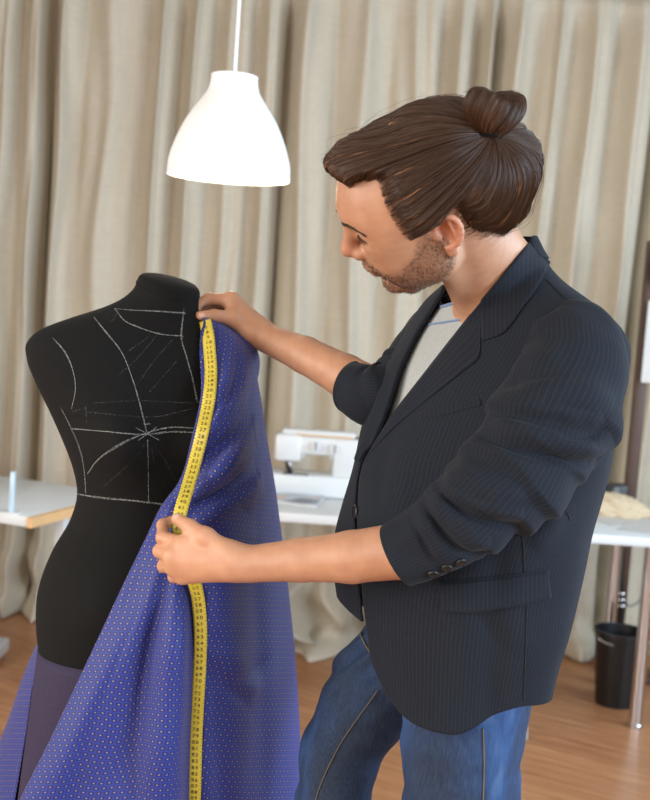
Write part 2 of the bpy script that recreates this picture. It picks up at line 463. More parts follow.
# ------------------------------------------------------------------ pendant lamp
def lamp():
    c = W(228.5, 178, 2.5)
    t = Nt('opal_shade'); t.set(color=(.66, .66, .65, 1), rough=.45, ec=(1., .96, .88, 1), es=.16)
    root = empty('pendant_lamp', (c[0], c[1], HC), 'white bell shaped pendant lamp hanging lit on a white cord', 'lamp')
    pr = [(.139, 0), (.138, .012), (.1355, .04), (.122, .085), (.101, .133), (.076, .172), (.060, .197), (.054, .215), (.052, .232), (.049, .238), (.012, .240)]
    pr = [(r, z*.95) for r, z in pr]
    out = hermite(np.arange(len(pr)), np.array(pr), np.linspace(0, len(pr)-1, 50))
    inn = out[::-1].copy(); inn[:, 0] = np.maximum(inn[:, 0]-.003, .008); inn[:, 1] -= .003*np.linspace(1, 0, 50)
    MB().lathe(np.r_[out, inn, out[:1]], c, 56).build('lamp_shade', t.m, root, True)
    MB().tube([[c[0], c[1], z] for z in np.linspace(c[2]+.16, HC-.03, 12)], .0042, 8).build('cord', M_WPLAS, root, True)
    MB().lathe([(.0, HC), (.05, HC), (.048, HC-.03), (.008, HC-.045), (0, HC-.045)], (c[0], c[1], 0), 28).build('ceiling_rose', M_WPLAS, root, True)
    MB().lathe([(0, .2), (.02, .2), (.022, .13), (.018, .115), (0, .115)], c, 20).build('bulb_socket', M_WPLAS, root, True)
    tb = Nt('lit_bulb'); tb.set(color=(1, 1, 1, 1), ec=(1, .88, .7, 1), es=9.)
    a = np.linspace(-PI/2, PI/2, 14)
    MB().lathe(np.stack([.03*np.cos(a)+1e-5, .085+.036*np.sin(a)], -1), c, 20).build('bulb', tb.m, root, True)
    l = bpy.data.lights.new('lamp_light', 'POINT'); l.energy = 9; l.color = (1, .86, .68); l.shadow_soft_size = .05
    lo = bpy.data.objects.new('lamp_light', l); COL.objects.link(lo); lo.location = (c[0], c[1], c[2]+.02)
lamp()

# ------------------------------------------------------------------ long white work table
TZ = .735
fl = onfloor(278, 520, TZ-.034); fr = onfloor(650, 549, TZ-.034)
TY0 = (fl[1]+fr[1])/2
def table():
    y0, y1, x0, x1 = TY0, TY0+.62, fl[0]-.16, fr[0]+.16
    root = empty('work_table', ((x0+x1)/2, (y0+y1)/2, 0), 'long white work table on chrome legs with a sewing machine on it', 'table')
    autosmooth(MB().box((x0, y0, TZ-.034), (x1, y1, TZ), bev=.003).build('tabletop', M_WHITE, root))
    lx = onY(643, 640, TY0+.07)[0]
    for x in (x0+.1, lx):
        for y in (y0+.07, y1-.08):
            o = MB().lathe([(0, 0), (.028, 0), (.028, .012), (.025, .016), (.025, TZ-.04), (.034, TZ-.038), (.034, TZ-.034), (0, TZ-.034)], (x, y, 0), 24).build('leg', M_CHROME, root); autosmooth(o)
    MB().box((x0+.1, y1-.10, TZ-.10), (lx, y1-.08, TZ-.034)).build('apron', M_WHITE, root)
    return lx
LEGX = table()

def sewing_machine():
    p = onfloor(274, 495, TZ); L = .40; D = .17; H = .262
    root = empty('sewing_machine', (p[0]+L/2, p[1]+D/2, TZ), 'white sewing machine standing on the work table by the curtain', 'sewing machine')
    T = Matrix.Translation((p[0], p[1], TZ))
    def B(lo, hi, name, m=M_WPLAS, bev=.012, par=root):
        return autosmooth(MB().box(lo, hi, M=T, bev=bev).build(name, m, par))
    B((-.03, .0, .0), (L, D, .088), 'base', bev=.014)
    B((.03, .0-.001, .088), (.13, .07, .091), 'needle_plate', M_CHROME, 0)
    # arm with head and pillar: one profile with the harp hole left open
    mb = MB()
    mb.box((-.012, .02, .132), (.10, .14, .245), M=T, bev=.02)
    mb.box((.06, .025, .165), (L-.01, .135, .24), M=T, bev=.016)
    mb.box((.222, .022, .08), (L-.012, .14, .24), M=T, bev=.016)
    arm = autosmooth(mb.build('arm', M_WPLAS, root))
    for q in ((.10, .165, 0), (.222, .165, 1)):   # rounded inner corners of the harp
        th = np.linspace(0, PI/2, 8); r = .022; sx = 1 if q[2] == 0 else -1
        pts = [(q[0], q[1])]+[(q[0]+sx*r*(1-math.sin(a)), q[1]-r*(1-math.cos(a))) for a in th]
        V = [(T @ Vector((x, y, z)))[:] for y in (.03, .13) for x, z in pts]; k = len(pts)
        Fc = [list(range(k)), list(range(k, 2*k))[::-1]]+[[i, (i+1) % k, k+(i+1) % k, k+i] for i in range(k)]
        mb2 = MB().add(V, Fc); mb2.build('harp_corner', M_WPLAS, arm)
    B((.015, .04, .24), (.31, .12, .262), 'thread_cover', bev=.009)
    B((.07, .032, .241), (.30, .034, .247), 'cover_gap', M_BIRCH, 0)
    for x, z in ((.152, .205), (.228, .198)):
        d = MB().lathe([(0, -.014), (.017, -.014), (.02, -.004), (.021, .012), (0, .012)], k=24, M=T @ Matrix.Translation((x, .02, z)) @ Matrix.Rotation(-PI/2, 4, 'X') @ Matrix.Rotation(PI, 4, 'Y')).build('dial', M_WPLAS, root); autosmooth(d)
        MB().box((x-.002, .001, z-.016), (x+.002, .006, z+.016), M=T).build('pointer', M_GREY, d)
    MB().tube([list(T @ Vector((.052, .06, z))) for z in (.135, .10)], .006, 10).build('needle_bar', M_CHROME, root, True)
    MB().box((.04, .045, .093), (.066, .075, .099), M=T, bev=.001).box((.035, .07, .10), (.05, .078, .135), M=T).build('presser_foot', M_BLACKP, root)
    MB().lathe([(0, 0), (.035, 0), (.035, .022), (.03, .026), (0, .026)], k=28, M=T @ Matrix.Translation((L-.012, .08, .19)) @ Matrix.Rotation(PI/2, 4, 'Y')).build('hand_wheel', M_WPLAS, root, True)
sewing_machine()

def magazine():
    q = [onfloor(x, y, TZ) for x, y in ((262, 501), (316, 508), (327, 494), (274, 491))]
    T = TZ
    root = empty('magazine', (*np.mean(q, 0)[:2], TZ), 'thin magazine lying on the table in front of the sewing machine', 'magazine')
    def slab(z0, z1, s, name, m):
        c = np.mean(q, 0)
        V = [(c+(p-c)*s)[:2].tolist()+[z] for z in (z0, z1) for p in q]
        MB().add(V, [[3, 2, 1, 0], [4, 5, 6, 7]]+[[i, (i+1) % 4, 4+(i+1) % 4, 4+i] for i in range(4)]).build(name, m, root)
    slab(TZ, TZ+.009, .985, 'pages', M_PAPER)
    t = Nt('magazine_cover'); n = t.noise(t.coord(), 9, 2)
    t.set(color=t.ramp(n, [(.35, lin((40, 44, 52))), (.48, lin((120, 128, 140))), (.56, lin((176, 190, 208))), (.68, lin((196, 160, 138)))]), rough=.3)
    slab(TZ+.009, TZ+.0105, 1., 'cover', t.m)
magazine()

def speaker(px0, px1, y0, y1, ydep, label):
    a = onY((px0+px1)/2, y1, ydep); w = (px1-px0)/F_PX*ydep; h = (y1-y0)/F_PX*ydep
    x = a[0]; root = empty('speaker', (x, ydep+.045, TZ), label, 'speaker', 'small black desktop speakers')
    autosmooth(MB().box((x-w/2, ydep, TZ), (x+w/2, ydep+.09, TZ+h), bev=.006).build('cabinet', M_BLACKP, root))
    for z, r in ((.38, .034), (.78, .016)):
        o = MB().lathe([(0, .002), (r*.35, .001), (r*.6, .005), (r*.95, -.001), (r*1.1, -.003), (r*1.1, .004)], k=24, M=Matrix.Translation((x, ydep, TZ+h*z)) @ Matrix.Rotation(PI/2, 4, 'X')).build('driver', M_GREY if r < .02 else M_BLACKP, root, True)
speaker(583, 602, 482, 509, 4.56, 'small black desktop speaker nearest the back of the man, left of the pair')
speaker(604, 626, 483, 509, 4.55, 'small black desktop speaker on the table, the right of the pair, behind the cream cloth')

def heap():
    c = onfloor(622, 518, TZ); c[1] += .06
    n, m = 34, 64; v = np.linspace(0, 1, n)[:, None]; th = np.linspace(0, 2*PI, m, endpoint=False)[None]
    d = np.stack([np.cos(th)*np.sin(v*PI/2), np.sin(th)*np.sin(v*PI/2), np.cos(v*PI/2)+0*th], -1)
    k = 1+.24*wav(d, 31, .7)+.13*np.abs(wav(d, 33, 1.8))+.06*wav(d, 35, 3.4)
    P = c+d*k[..., None]*np.array([.125, .075, .066]); P[..., 2] = np.maximum(P[..., 2], TZ+.002)
    o = grid_obj('folded_cloth', P, M_CREAM, cv=True)
    tag(o, 'crumpled cream cloth heaped on the right end of the work table', 'cloth')
    for k, (pts, lab) in enumerate((([(578, 515), (612, 526), (640, 522), (604, 511)], 'white paper sheet lying flat on the table left of the cream cloth'), ([(618, 529), (660, 534), (668, 522), (632, 519)], 'white paper sheet lying flat on the table in front of the cream cloth'))):
        q = [onfloor(x, y, TZ+.001+.0015*k) for x, y in pts]
        V = [[*p[:2], TZ+.0005+.0015*k+dz] for dz in (0, .001) for p in q]
        tag(MB().add(V, [[3, 2, 1, 0], [4, 5, 6, 7]]+[[i, (i+1) % 4, 4+(i+1) % 4, 4+i] for i in range(4)]).build('paper_sheet', M_PAPER), lab, 'paper', 'loose papers')
heap()

def bin_():
    c = onfloor(614, 703); r = .098
    root = empty('waste_bin', c, 'black round plastic waste bin on the floor under the work table', 'bin')
    autosmooth(MB().lathe([(0, 0), (r*.76, 0), (r*.78, .01), (r, .285), (r*1.06, .287), (r*1.06, .30), (r*.99, .30), (r*.75, .014), (0, .014)], c, 40).build('bucket', M_BLACKP, root))
    a = np.linspace(0, PI, 12)
    MB().tube([c+np.array([r*1.07*math.cos(t), -r*.8*math.sin(t)*.3-.06, .285-.03*math.sin(t)]) for t in a], .003, 6).build('handle', M_CHROME, root, True)
bin_()

def cables():
    A = [onY(x, y, TY0+.66) for x, y in ((624, 500), (623, 540), (621, 580), (622, 600), (619, 640), (616, 665))]
    o = MB().tube(cr(A, 30), .012, 8).build('cable', M_BLACKP, None, True); tag(o, 'thick black cable hanging down behind the work table above the waste bin', 'cable')
    cl = MB()
    for y in (594, 600, 606):
        p = onY(622, y, TY0+.64); cl.tube([p+[-.018, 0, 0], p+[.018, 0, 0]], .008, 8)
    cl.build('cable_clip', M_CHROME, o, True)
    A = [onY(x, y, TY0+.655) for x, y in ((640, 500), (646, 545), (644, 585), (636, 604), (628, 606), (626, 602))]
    o = MB().tube(cr(A, 30), .004, 6).build('cable', M_GREY, None, True); tag(o, 'thin grey cable looping behind the right end of the work table', 'cable')
cables()

def post():
    Y = TY0+.69
    p = onY(639, 400, Y); x = p[0]
    root = empty('coat_stand', (x, Y, 0), 'dark brown wooden post stand rising behind the right end of the table', 'stand')
    autosmooth(MB().box((x-.024, Y-.02, .03), (x+.024, Y+.03, 1.86), bev=.004).build('post', M_WOODD, root))
    autosmooth(MB().box((x-.05, Y-.12, 0), (x+.16, Y+.13, .03), bev=.006).build('base', M_WOODD, root))
    MB().tube(cr([(x, Y-.02, 1.78), (x+.02, Y-.07, 1.77), (x+.03, Y-.09, 1.81)], 10), .008, 8).build('peg', M_WOODD, root, True)
    # black cap hung on the peg
    c = np.array([x+.035, Y-.085, 1.745]); n, m = 18, 32
    v = np.linspace(0.02, .8, n)[:, None]; th = np.linspace(0, 2*PI, m, endpoint=False)[None]
    d = np.stack([np.cos(th)*np.sin(v*PI), np.sin(th)*np.sin(v*PI)*.45, np.cos(v*PI)+0*th], -1)
    o = grid_obj('cap', c+d*.075*(1+.12*wav(d, 3, .8))[..., None], M_BLACKP, cv=True); tag(o, 'black cloth cap hanging from the top of the wooden post', 'cap')
    q = onY(651, 342, Y-.03); 
    o = MB().box((q[0]-.030, Y-.045, q[2]-.17), (q[0]+.20, Y-.0415, q[2]+.17)).build('pattern_paper', M_PAPER); tag(o, 'white paper sheet pinned to the wooden post at the right edge', 'paper')
    MB().lathe([(0, 0), (.006, 0), (.004, .006), (0, .007)], k=10, M=Matrix.Translation((x+.01, Y-.045, q[2]+.155)) @ Matrix.Rotation(PI/2, 4, 'X')).build('pin', M_CHROME, o)
post()

def left_table():
    C = onfloor(27, 517.5, TZ); R = onfloor(72, 506, TZ)
    e1 = nrm((R-C)*[1, 1, 0]); e2 = np.array([-e1[1], e1[0], 0])
    if e2[0] > 0: e2 = -e2
    M = Matrix(((e1[0], e2[0], 0, C[0]), (e1[1], e2[1], 0, C[1]), (0, 0, 1, 0), (0, 0, 0, 1)))
    A, Bw = .60, 1.05
    c = M @ Vector((A/2, Bw/2, 0))
    root = empty('side_table', c, 'white table with a pale wooden edge at the left side of the room', 'table')
    autosmooth(MB().box((.006, 0, TZ-.034), (A, Bw, TZ), M=M, bev=.002).build('tabletop', M_WHITE, root))
    MB().box((0, 0, TZ-.034), (A, -.018, TZ) , M=M).build('edge_band', M_BIRCH, root)
    for u in (.36, A-.06):
        for v in (.10, Bw-.1):
            autosmooth(MB().box((u-.02, v-.02, .0), (u+.02, v+.02, TZ-.034), M=M, bev=.003).build('leg', M_WHITE, root))
    s = onfloor(5.5, 517, TZ); 
    o = autosmooth(MB().box((s[0]-.008, s[1]+.06, TZ), (s[0]+.008, s[1]+.075, TZ+.14), bev=.002).build('upright_strip', plain('pale_blue_plastic', (186, 210, 226), .3))); tag(o, 'narrow pale blue plastic upright standing on the left table', 'holder')
    MB().box((s[0]-.03, s[1]+.045, TZ), (s[0]+.03, s[1]+.09, TZ+.006)).build('foot', M_WPLAS, o)
    b = onfloor(-12, 671)
    root = empty('storage_box', (b[0]-.12, b[1]+.1, 0), 'light grey box on the floor at the lower left picture edge', 'box')
    G = plain('light_grey_plastic', (196, 198, 200), .4)
    autosmooth(MB().box((b[0]-.27, b[1], .02), (b[0]+.024, b[1]+.2, .075), bev=.01).build('body', G, root))
    for x in (-.25, -.01):
        for y in (.02, .17): MB().lathe([(0, 0), (.012, 0), (.014, .022), (0, .022)], (b[0]+x, b[1]+y, 0), 14).build('foot', M_BLACKP, root)
left_table()

def stool():
    f = onfloor(525, 739); c = f+np.array([-.155, .13, 0]); h = .45
    root = empty('stool', c, 'white stool on the floor mostly hidden behind the legs of the man', 'stool')
    autosmooth(MB().lathe([(0, h-.03), (.15, h-.03), (.16, h-.02), (.16, h-.006), (.15, h), (0, h)], c, 40).build('seat', M_WHITE, root))
    for sx in (-1, 1):
        for sy in (-1, 1):
            MB().tube([c+[sx*.155, sy*.13, 0.], c+[sx*.10, sy*.085, h-.03]], [.011, .014], 12).build('leg', M_WHITE, root, True)
stool()
# ------------------------------------------------------------------ dress form
FD = 1.82
UPI = np.array([0, 0, 1.])
def form_rows():
    #      y   cx   hw   depth/width of the section
    T = [(286, 169, 31, .92), (297, 166, 33, .95), (308, 161, 42, .84), (316, 157, 56, .66), (325, 151, 76, .52), (335, 147, 96, .46), (348, 144, 107, .47), (364, 144, 108, .52), (384, 144, 102, .60),
         (412, 146, 92, .70), (442, 148, 82, .80), (470, 150, 74, .82), (495, 150, 70, .82), (520, 150, 76, .82), (552, 149, 92, .78), (590, 146, 102, .76), (625, 144, 102, .76), (656, 142, 97, .78)]
    return np.array(T, float)
def build_form():
    T = form_rows(); y = np.linspace(T[0, 0], T[-1, 0], 120)
    R = hermite(T[:, 0], T[:, 1:], y)
    m = 96; th = np.arange(m)/m*2*PI
    yaw = math.radians(22)
    F = np.array([math.sin(yaw), -math.cos(yaw), 0]); S = np.array([math.cos(yaw), math.sin(yaw), 0])   # S points to the right in the picture
    P = np.zeros((len(y), m, 3))
    for i in range(len(y)):
        c = W(R[i, 0], y[i], FD); hw = R[i, 1]/F_PX*FD
        k = R[i, 2]; b = hw/math.sqrt(math.cos(yaw)**2+(k*math.sin(yaw))**2); a = b*k
        e = .92 if k < .7 else 1.
        cs, sn = np.cos(th), np.sin(th)
        P[i] = c+np.outer(a*np.sign(cs)*np.abs(cs)**e, F)+np.outer(b*np.sign(sn)*np.abs(sn)**e, S)
    # bust, shoulder blades
    yy = y[:, None]
    lat = np.sin(th)[None]; fr = np.cos(th)[None]
    for s in (-1, 1):
        g = np.exp(-((yy-432)/30)**2)*np.exp(-((lat-s*.52)/.34)**2)*(fr > 0)*np.clip(fr*1.6, 0, 1)
        P += (g*.042)[..., None]*F
    P += (np.exp(-((yy-590)/40)**2)*np.clip(fr, 0, 1)*.012)[..., None]*F
    return P
FP = build_form()
_c = FP[0].mean(0)
# the neck is cut on a slant: raise the rim on the left of the picture and drop it in front
rimw = np.exp(-((np.arange(len(FP))/9.)**2))[:, None]
_rel = FP-_c
FP[..., 2] += rimw*(-_rel[..., 0]*.20+_rel[..., 1]*.22)
cap_rows = []
for s, dz in ((.97, .004), (.90, .0075), (.6, .0105), (.25, .012), (.001, .0125)):
    cap_rows.append(_c+(FP[0]-_c)*s+UPI*dz)
M_JERSEY = (lambda t: (t.set(color=t.mix(t.noise(t.coord(), 420, 2), (.0040, .0038, .0036, 1), (.0100, .0095, .0090, 1)), rough=.9, spec=.14, sheen=.01), t.bump(t.noise(t.coord(), 900, 2), .2, .0006), t.m)[2])(Nt('black_jersey'))
fbase = np.array([FP[-1].mean(0)[0], FP[-1].mean(0)[1], 0])
FORM = empty('dress_form', fbase, 'black tailor dress form marked with white chalk lines, draped in blue cloth', 'dress form')
_bot = []
_cb = FP[-1].mean(0)
for s, dz in ((.985, -.006), (.94, -.009), (.5, -.009), (.001, -.009)): _bot.append(_cb+(FP[-1]-_cb)*s+UPI*dz)
torso = grid_obj('torso', np.concatenate([FP, np.array(_bot)]), M_JERSEY, FORM, cv=True)
cap = grid_obj('neck_cap', np.concatenate([np.array(cap_rows)[::-1], FP[:1]]), M_JERSEY, FORM, cv=True)
rim = MB().tube(np.r_[FP[1], FP[1][:1]], .0011, 6).build('neck_seam', M_JERSEY, FORM, True)
MB().tube([_cb+[0, 0, -.005], [_cb[0], _cb[1], .06]], .017, 16).build('pole', M_CHROME, FORM, True)
for k in range(4):
    a = k*PI/2+.5; d = np.array([math.cos(a), math.sin(a), 0])
    MB().tube(cr([fbase+[0, 0, .10], fbase+d*.10+[0, 0, .075], fbase+d*.25+[0, 0, .018]], 12), .014, 10).build('leg', M_BLACKP, FORM, True)
FBVH = bvh_of(FP.reshape(-1, 3), grid_faces(*FP.shape[:2], cv=True))

def mat_chalk():
    t = Nt('chalk'); t.set(color=(.25, .25, .235, 1), rough=1., spec=.05)
    f = t.noise(t.coord(), 420, 3, .7)
    t.inp(t.b.inputs['Alpha'], t.math('SMOOTHSTEP', .36, .60) if False else t.math('MULTIPLY', t.ramp(f, [(.38, (.12,)*3+(1,)), (.62, (1,)*3+(1,))]), .9)); return t.m
def mat_chalk_faint():
    t = Nt('faint_chalk'); t.set(color=(.4, .4, .38, 1), rough=1., spec=.05)
    f = t.noise(t.coord(), 380, 3, .7)
    t.inp(t.b.inputs['Alpha'], t.math('MULTIPLY', t.ramp(f, [(.42, (.03,)*3+(1,)), (.7, (1,)*3+(1,))]), .30)); return t.m
M_CHALK, M_CHALK2 = mat_chalk(), mat_chalk_faint()
def chalk():
    L = [([(115, 309), (123, 320), (140, 328), (160, 334), (183, 336)], 2), ([(115, 309), (130, 310), (150, 311), (185, 313)], 2), ([(183, 309), (182, 322), (181, 337), (186, 356), (192, 378), (197, 402)], 2),
         ([(94, 318), (106, 332), (121, 352), (132, 378), (140, 405), (146, 432)], 2), ([(72, 428), (100, 431), (147, 434), (170, 432), (198, 433)], 1.8), ([(88, 474), (96, 462), (115, 447), (147, 433), (168, 427), (198, 428)], 1.8),
         ([(78, 494), (100, 497), (130, 500), (164, 504)], 2), ([(53, 338), (64, 350), (72, 368), (75, 388), (72, 408)], 1.4), ([(62, 408), (70, 424), (80, 450), (85, 472), (86, 494)], 1.8),
         ([(136, 428), (158, 440)], 1.6), ([(138, 440), (156, 427)], 1.6), ([(147, 440), (148, 470), (148, 501)], 1.3), ([(144, 424), (150, 424)], 1.5)]
    Fa = [([(88, 412), (120, 416), (150, 417), (196, 408)], 1.2), ([(95, 403), (140, 401), (196, 404)], 1), ([(147, 440), (130, 462), (104, 486)], 1), ([(150, 440), (166, 462), (178, 484)], 1),
          ([(160, 332), (140, 356), (118, 376)], 1), ([(172, 340), (150, 366), (138, 384)], 1), ([(106, 316), (116, 314), (110, 322), (107, 318)], 1.2), ([(150, 336), (128, 352)], 1), ([(176, 360), (150, 392)], 1), ([(86, 405), (87, 424)], 1.2), ([(88, 408), (72, 412)], 1), ([(152, 446), (153, 462)], 1)]
    for lines, m, nm in ((L, M_CHALK, 'chalk_line'), (Fa, M_CHALK2, 'faint_chalk_line')):
        for pts, w in lines:
            mb = MB()
            for k in range(2 if m is M_CHALK else 1):
                q = np.array(pts, float)+rng.normal(0, .35, (len(pts), 2))+k*.5
                A, N = cast_line(FBVH, q, 3, .0009+.0002*k)
                if len(A) > 2: mb.add(*strip(A, N, w*.35/F_PX*FD*(.8+.5*rng.random(len(A)))))
            if mb.n:
                o = mb.build(nm, m, torso, True)
chalk()
# dull violet lining skirt wrapped under the form
def skirt():
    n, m = 40, FP.shape[1]
    v = np.linspace(0, 1, n)[:, None, None]; b = FP[-4][None]
    c = b.mean(1, keepdims=True)
    th = np.arange(m)/m*2*PI
    fl = 1.006+.16*v**1.1+.02*v*np.sin(th*9)[None, :, None]
    P = c+(b-c)*fl; P = P+np.array([-.03, 0, 0])*v; P[..., 2] = (b[..., 2]-v[..., 0]*(_cb[2]-.24))
    t = Nt('violet_lining'); f = t.noise(t.coord(), 260, 2)
    t.set(color=t.mix(f, lin((44, 38, 58)), lin((58, 50, 72))), rough=.8, spec=.2)
    grid_obj('lining_skirt', P, t.m, FORM, cv=True, thick=.0015, off=1)
skirt()

# ------------------------------------------------------------------ blue draped cloth
def mat_cloth(name, dark=False):
    t = Nt(name); uv = t.n('ShaderNodeUVMap'); uv.uv_map = 'UVMap'
    s = t.sep(uv.outputs[0])
    pu, pv = .0115, .0085
    v = t.math('DIVIDE', s[1], pv); row = t.math('FLOOR', v)
    sh = t.math('MULTIPLY', t.math('FRACT', t.math('MULTIPLY', row, .5)), 1.)
    u = t.math('ADD', t.math('DIVIDE', s[0], pu), sh)
    fu = t.math('SUBTRACT', t.math('FRACT', u), .5); fv = t.math('SUBTRACT', t.math('FRACT', v), .5)
    dot = t.math('LESS_THAN', t.math('ADD', t.math('POWER', t.math('DIVIDE', fu, .125), 2.), t.math('POWER', t.math('DIVIDE', fv, .15), 2.)), 1.)
    # small square weave cells around the dots
    cell = t.math('LESS_THAN', t.math('MAXIMUM', t.math('ABSOLUTE', fu), t.math('MULTIPLY', t.math('ABSOLUTE', fv), 1.)), .36)
    tw = t.math('LESS_THAN', t.math('FRACT', t.math('MULTIPLY', t.math('ADD', t.math('DIVIDE', s[0], pu), t.math('MULTIPLY', v, .5)), 4.)), .5)
    base = t.mix(cell, (.0125, .024, .185, 1), (.005, .0075, .068, 1))
    base = t.mix(t.math('MULTIPLY', tw, .25), base, (.05, .075, .36, 1))
    n = t.noise(t.coord(), 800, 2)
    dc = t.mix(n, (.34, .22, .34, 1), (.66, .50, .56, 1))
    t.set(color=t.mix(t.math('MULTIPLY', dot, .40), base, dc), rough=.62, spec=.35, sheen=.12)
    t.bump(t.math('ADD', t.math('MULTIPLY', tw, .3), dot), .25, .0006)
    return t.m
M_CLOTH = mat_cloth('blue_dotted_cloth')
CL = np.array([  # v, left edge x y d, right edge x y d, far end x y d
    (0, 198, 321, 1.812, 203, 318, 1.822, 203, 320, 1.83),
    (1, 198, 336, 1.785, 228, 328, 1.83, 215, 322, 1.92),
    (2, 200, 360, 1.755, 251, 353, 1.85, 205, 345, 1.95),
    (3, 201, 395, 1.725, 259, 388, 1.87, 195, 380, 1.96),
    (4, 192, 438, 1.700, 267, 438, 1.885, 185, 430, 1.97),
    (5, 181, 478, 1.690, 275, 485, 1.90, 175, 475, 1.97),
    (6, 161, 507, 1.685, 280, 522, 1.91, 160, 510, 1.97),
    (7, 147, 536, 1.675, 284, 552, 1.92, 140, 545, 1.98),
    (8, 118, 596, 1.660, 290, 602, 1.93, 95, 590, 2.0),
    (9, 88, 660, 1.650, 296, 662, 1.94, 40, 640, 2.01),
    (10, 49, 742, 1.650, 301, 742, 1.95, 6, 725, 2.01),
    (11, 14, 812, 1.650, 304, 812, 1.95, -24, 795, 2.01),
    (12, -30, 910, 1.650, 308, 910, 1.95, -62, 890, 2.0),
    (13, -62, 1080, 1.660, 312, 1080, 1.94, -95, 1070, 1.99)], float)
def cloth():
    nv, nu, nb = 400, 170, 90
    v = np.linspace(0, 13, nv); R = hermite(CL[:, 0], CL[:, 1:], v)
    L, Rr, E = R[:, 0:3], R[:, 3:6], R[:, 6:9]
    u = 1-(1-np.linspace(0, 1, nu))**1.35
    U = u[None, :]; V = v[:, None]
    px = L[:, None, 0]+(Rr[:, None, 0]-L[:, None, 0])*U
    py = L[:, None, 1]+(Rr[:, None, 1]-L[:, None, 1])*U
    dd = L[:, None, 2]+(Rr[:, None, 2]-L[:, None, 2])*(1-np.sqrt(np.maximum(1-U**2, 0)))
    dd = dd-.035*np.sin(PI*np.clip(U*1.25, 0, 1))*sst(1.5, 5, V)
    # drapery folds
    low = sst(5.5, 10, V)
    edge = np.sin(PI*U)**.35
    # pinch line from the hand downwards: a groove left of the tape with a soft roll each side
    gx = hermite([0, 507, 560, 600, 700, 800, 1100], [180, 182, 188, 192, 193, 191, 188], py.ravel()).reshape(py.shape)
    q = (px-gx)/9.
    dd += sst(500, 600, py)*(.030*np.exp(-q**2)-.014*np.exp(-((px-gx+26)/20)**2)-.020*np.exp(-((px-gx-34)/24)**2))
    # folds that fan out from the hand over the left panel
    ang = np.arctan2(px-182, np.maximum(py-505, 8)); rad = np.hypot(px-182, py-505)
    fan = np.sin(ang*9.5+.6)*.5+.5*np.sin(ang*19+1.1+.01*rad)
    dd += -.022*fan*sst(10, 150, rad)*sst(495, 560, py)*edge*np.clip((gx-px)/25, 0, 1)
    # crossing pull folds on the right panel
    dd += .016*np.sin((px*.035+py*.017)+.8*np.sin(py*.013))*sst(.45, .7, U)*low*edge
    # shoulder: curved drape folds that run from the shoulder tip to the hand
    up = sst(2.2, 3.4, V)*(1-sst(6.2, 7.6, V))
    for (pts, a, w) in (([(262, 372), (258, 398), (240, 428), (206, 462), (178, 500)], .015, 8.0), ([(256, 362), (247, 392), (226, 424), (196, 452)], .012, 7.), ([(268, 400), (262, 430), (238, 462), (190, 500)], .015, 9.), ([(272, 440), (258, 470), (222, 496), (188, 514)], .012, 10.), ([(244, 352), (236, 384), (214, 412), (200, 428)], .008, 6.)):
        cp = cr(pts, 60); P2 = np.stack([px, py], -1)
        D = np.full(px.shape, 1e9); sg = np.zeros(px.shape); tt = np.zeros(px.shape)
        T2 = np.gradient(cp, axis=0)
        for k in range(60):
            e = P2-cp[k]; r = np.hypot(e[..., 0], e[..., 1]); mk = r < D
            D[mk] = r[mk]; sg[mk] = np.sign(T2[k, 0]*e[..., 1]-T2[k, 1]*e[..., 0])[mk]; tt[mk] = k/59
        x = D*sg/w
        dd += 1.7*a*np.sin(PI*np.clip(tt, .0, 1)*.85+.15)*(np.exp(-x**2)-.9*np.exp(-((x-2.1)/1.3)**2))*edge
    P = W(px, py, dd)
    P += (.0022*wav(P, 51, 9.)*edge[..., None].squeeze(-1))[..., None]*np.array([0, -1, 0])
    # back: from the right silhouette round behind the form
    w = np.linspace(0, 1, nb+1)[1:]; Wv = w[None]
    bx = Rr[:, None, 0]+(E[:, None, 0]-Rr[:, None, 0])*Wv+2.0*np.sin(PI*np.minimum(Wv*6, 1))*0
    by = Rr[:, None, 1]+(E[:, None, 1]-Rr[:, None, 1])*Wv
    bd = Rr[:, None, 2]+(E[:, None, 2]-Rr[:, None, 2])*Wv+.10*np.sin(PI*np.clip(Wv, 0, 1))**.6*sst(1, 4, V)
    bd += .012*np.sin(Wv*26+.5*np.sin(V))*low*np.sin(PI*Wv)
    B = W(bx, by, bd)
    # left flap coming forward round the left side of the form
    nf = 24; f = np.linspace(0, 1, nf+1)[1:][None]
    fx0, fy0 = E[:, None, 0], E[:, None, 1]
    fx1 = hermite([0, 600, 640, 660, 740, 800, 900, 1080], [0, 85, 46, 39, 25, 15, -2, -40], fy0.ravel())[:, None]
    fxx = fx0+(fx1-fx0)*f-6*np.sin(PI*f)*sst(8.6, 10, V); fd = E[:, None, 2]+(1.86-E[:, None, 2])*f
    lw = sst(7.5, 9, V); fxx = fx0+(fxx-fx0)*lw; fd = E[:, None, 2]+(fd-E[:, None, 2])*lw+.0005*f
    Fl = W(fxx, fy0+0*f, fd)
    P = np.concatenate([P, B, Fl], 1)
    # relax a little, then keep the cloth off the form
    for it in range(2):
        Q = P.copy(); Q[1:-1, 1:-1] = .5*P[1:-1, 1:-1]+.125*(P[:-2, 1:-1]+P[2:, 1:-1]+P[1:-1, :-2]+P[1:-1, 2:]); P = Q
    Pb = P[:, :nu].copy(); Pf = Pb.copy()
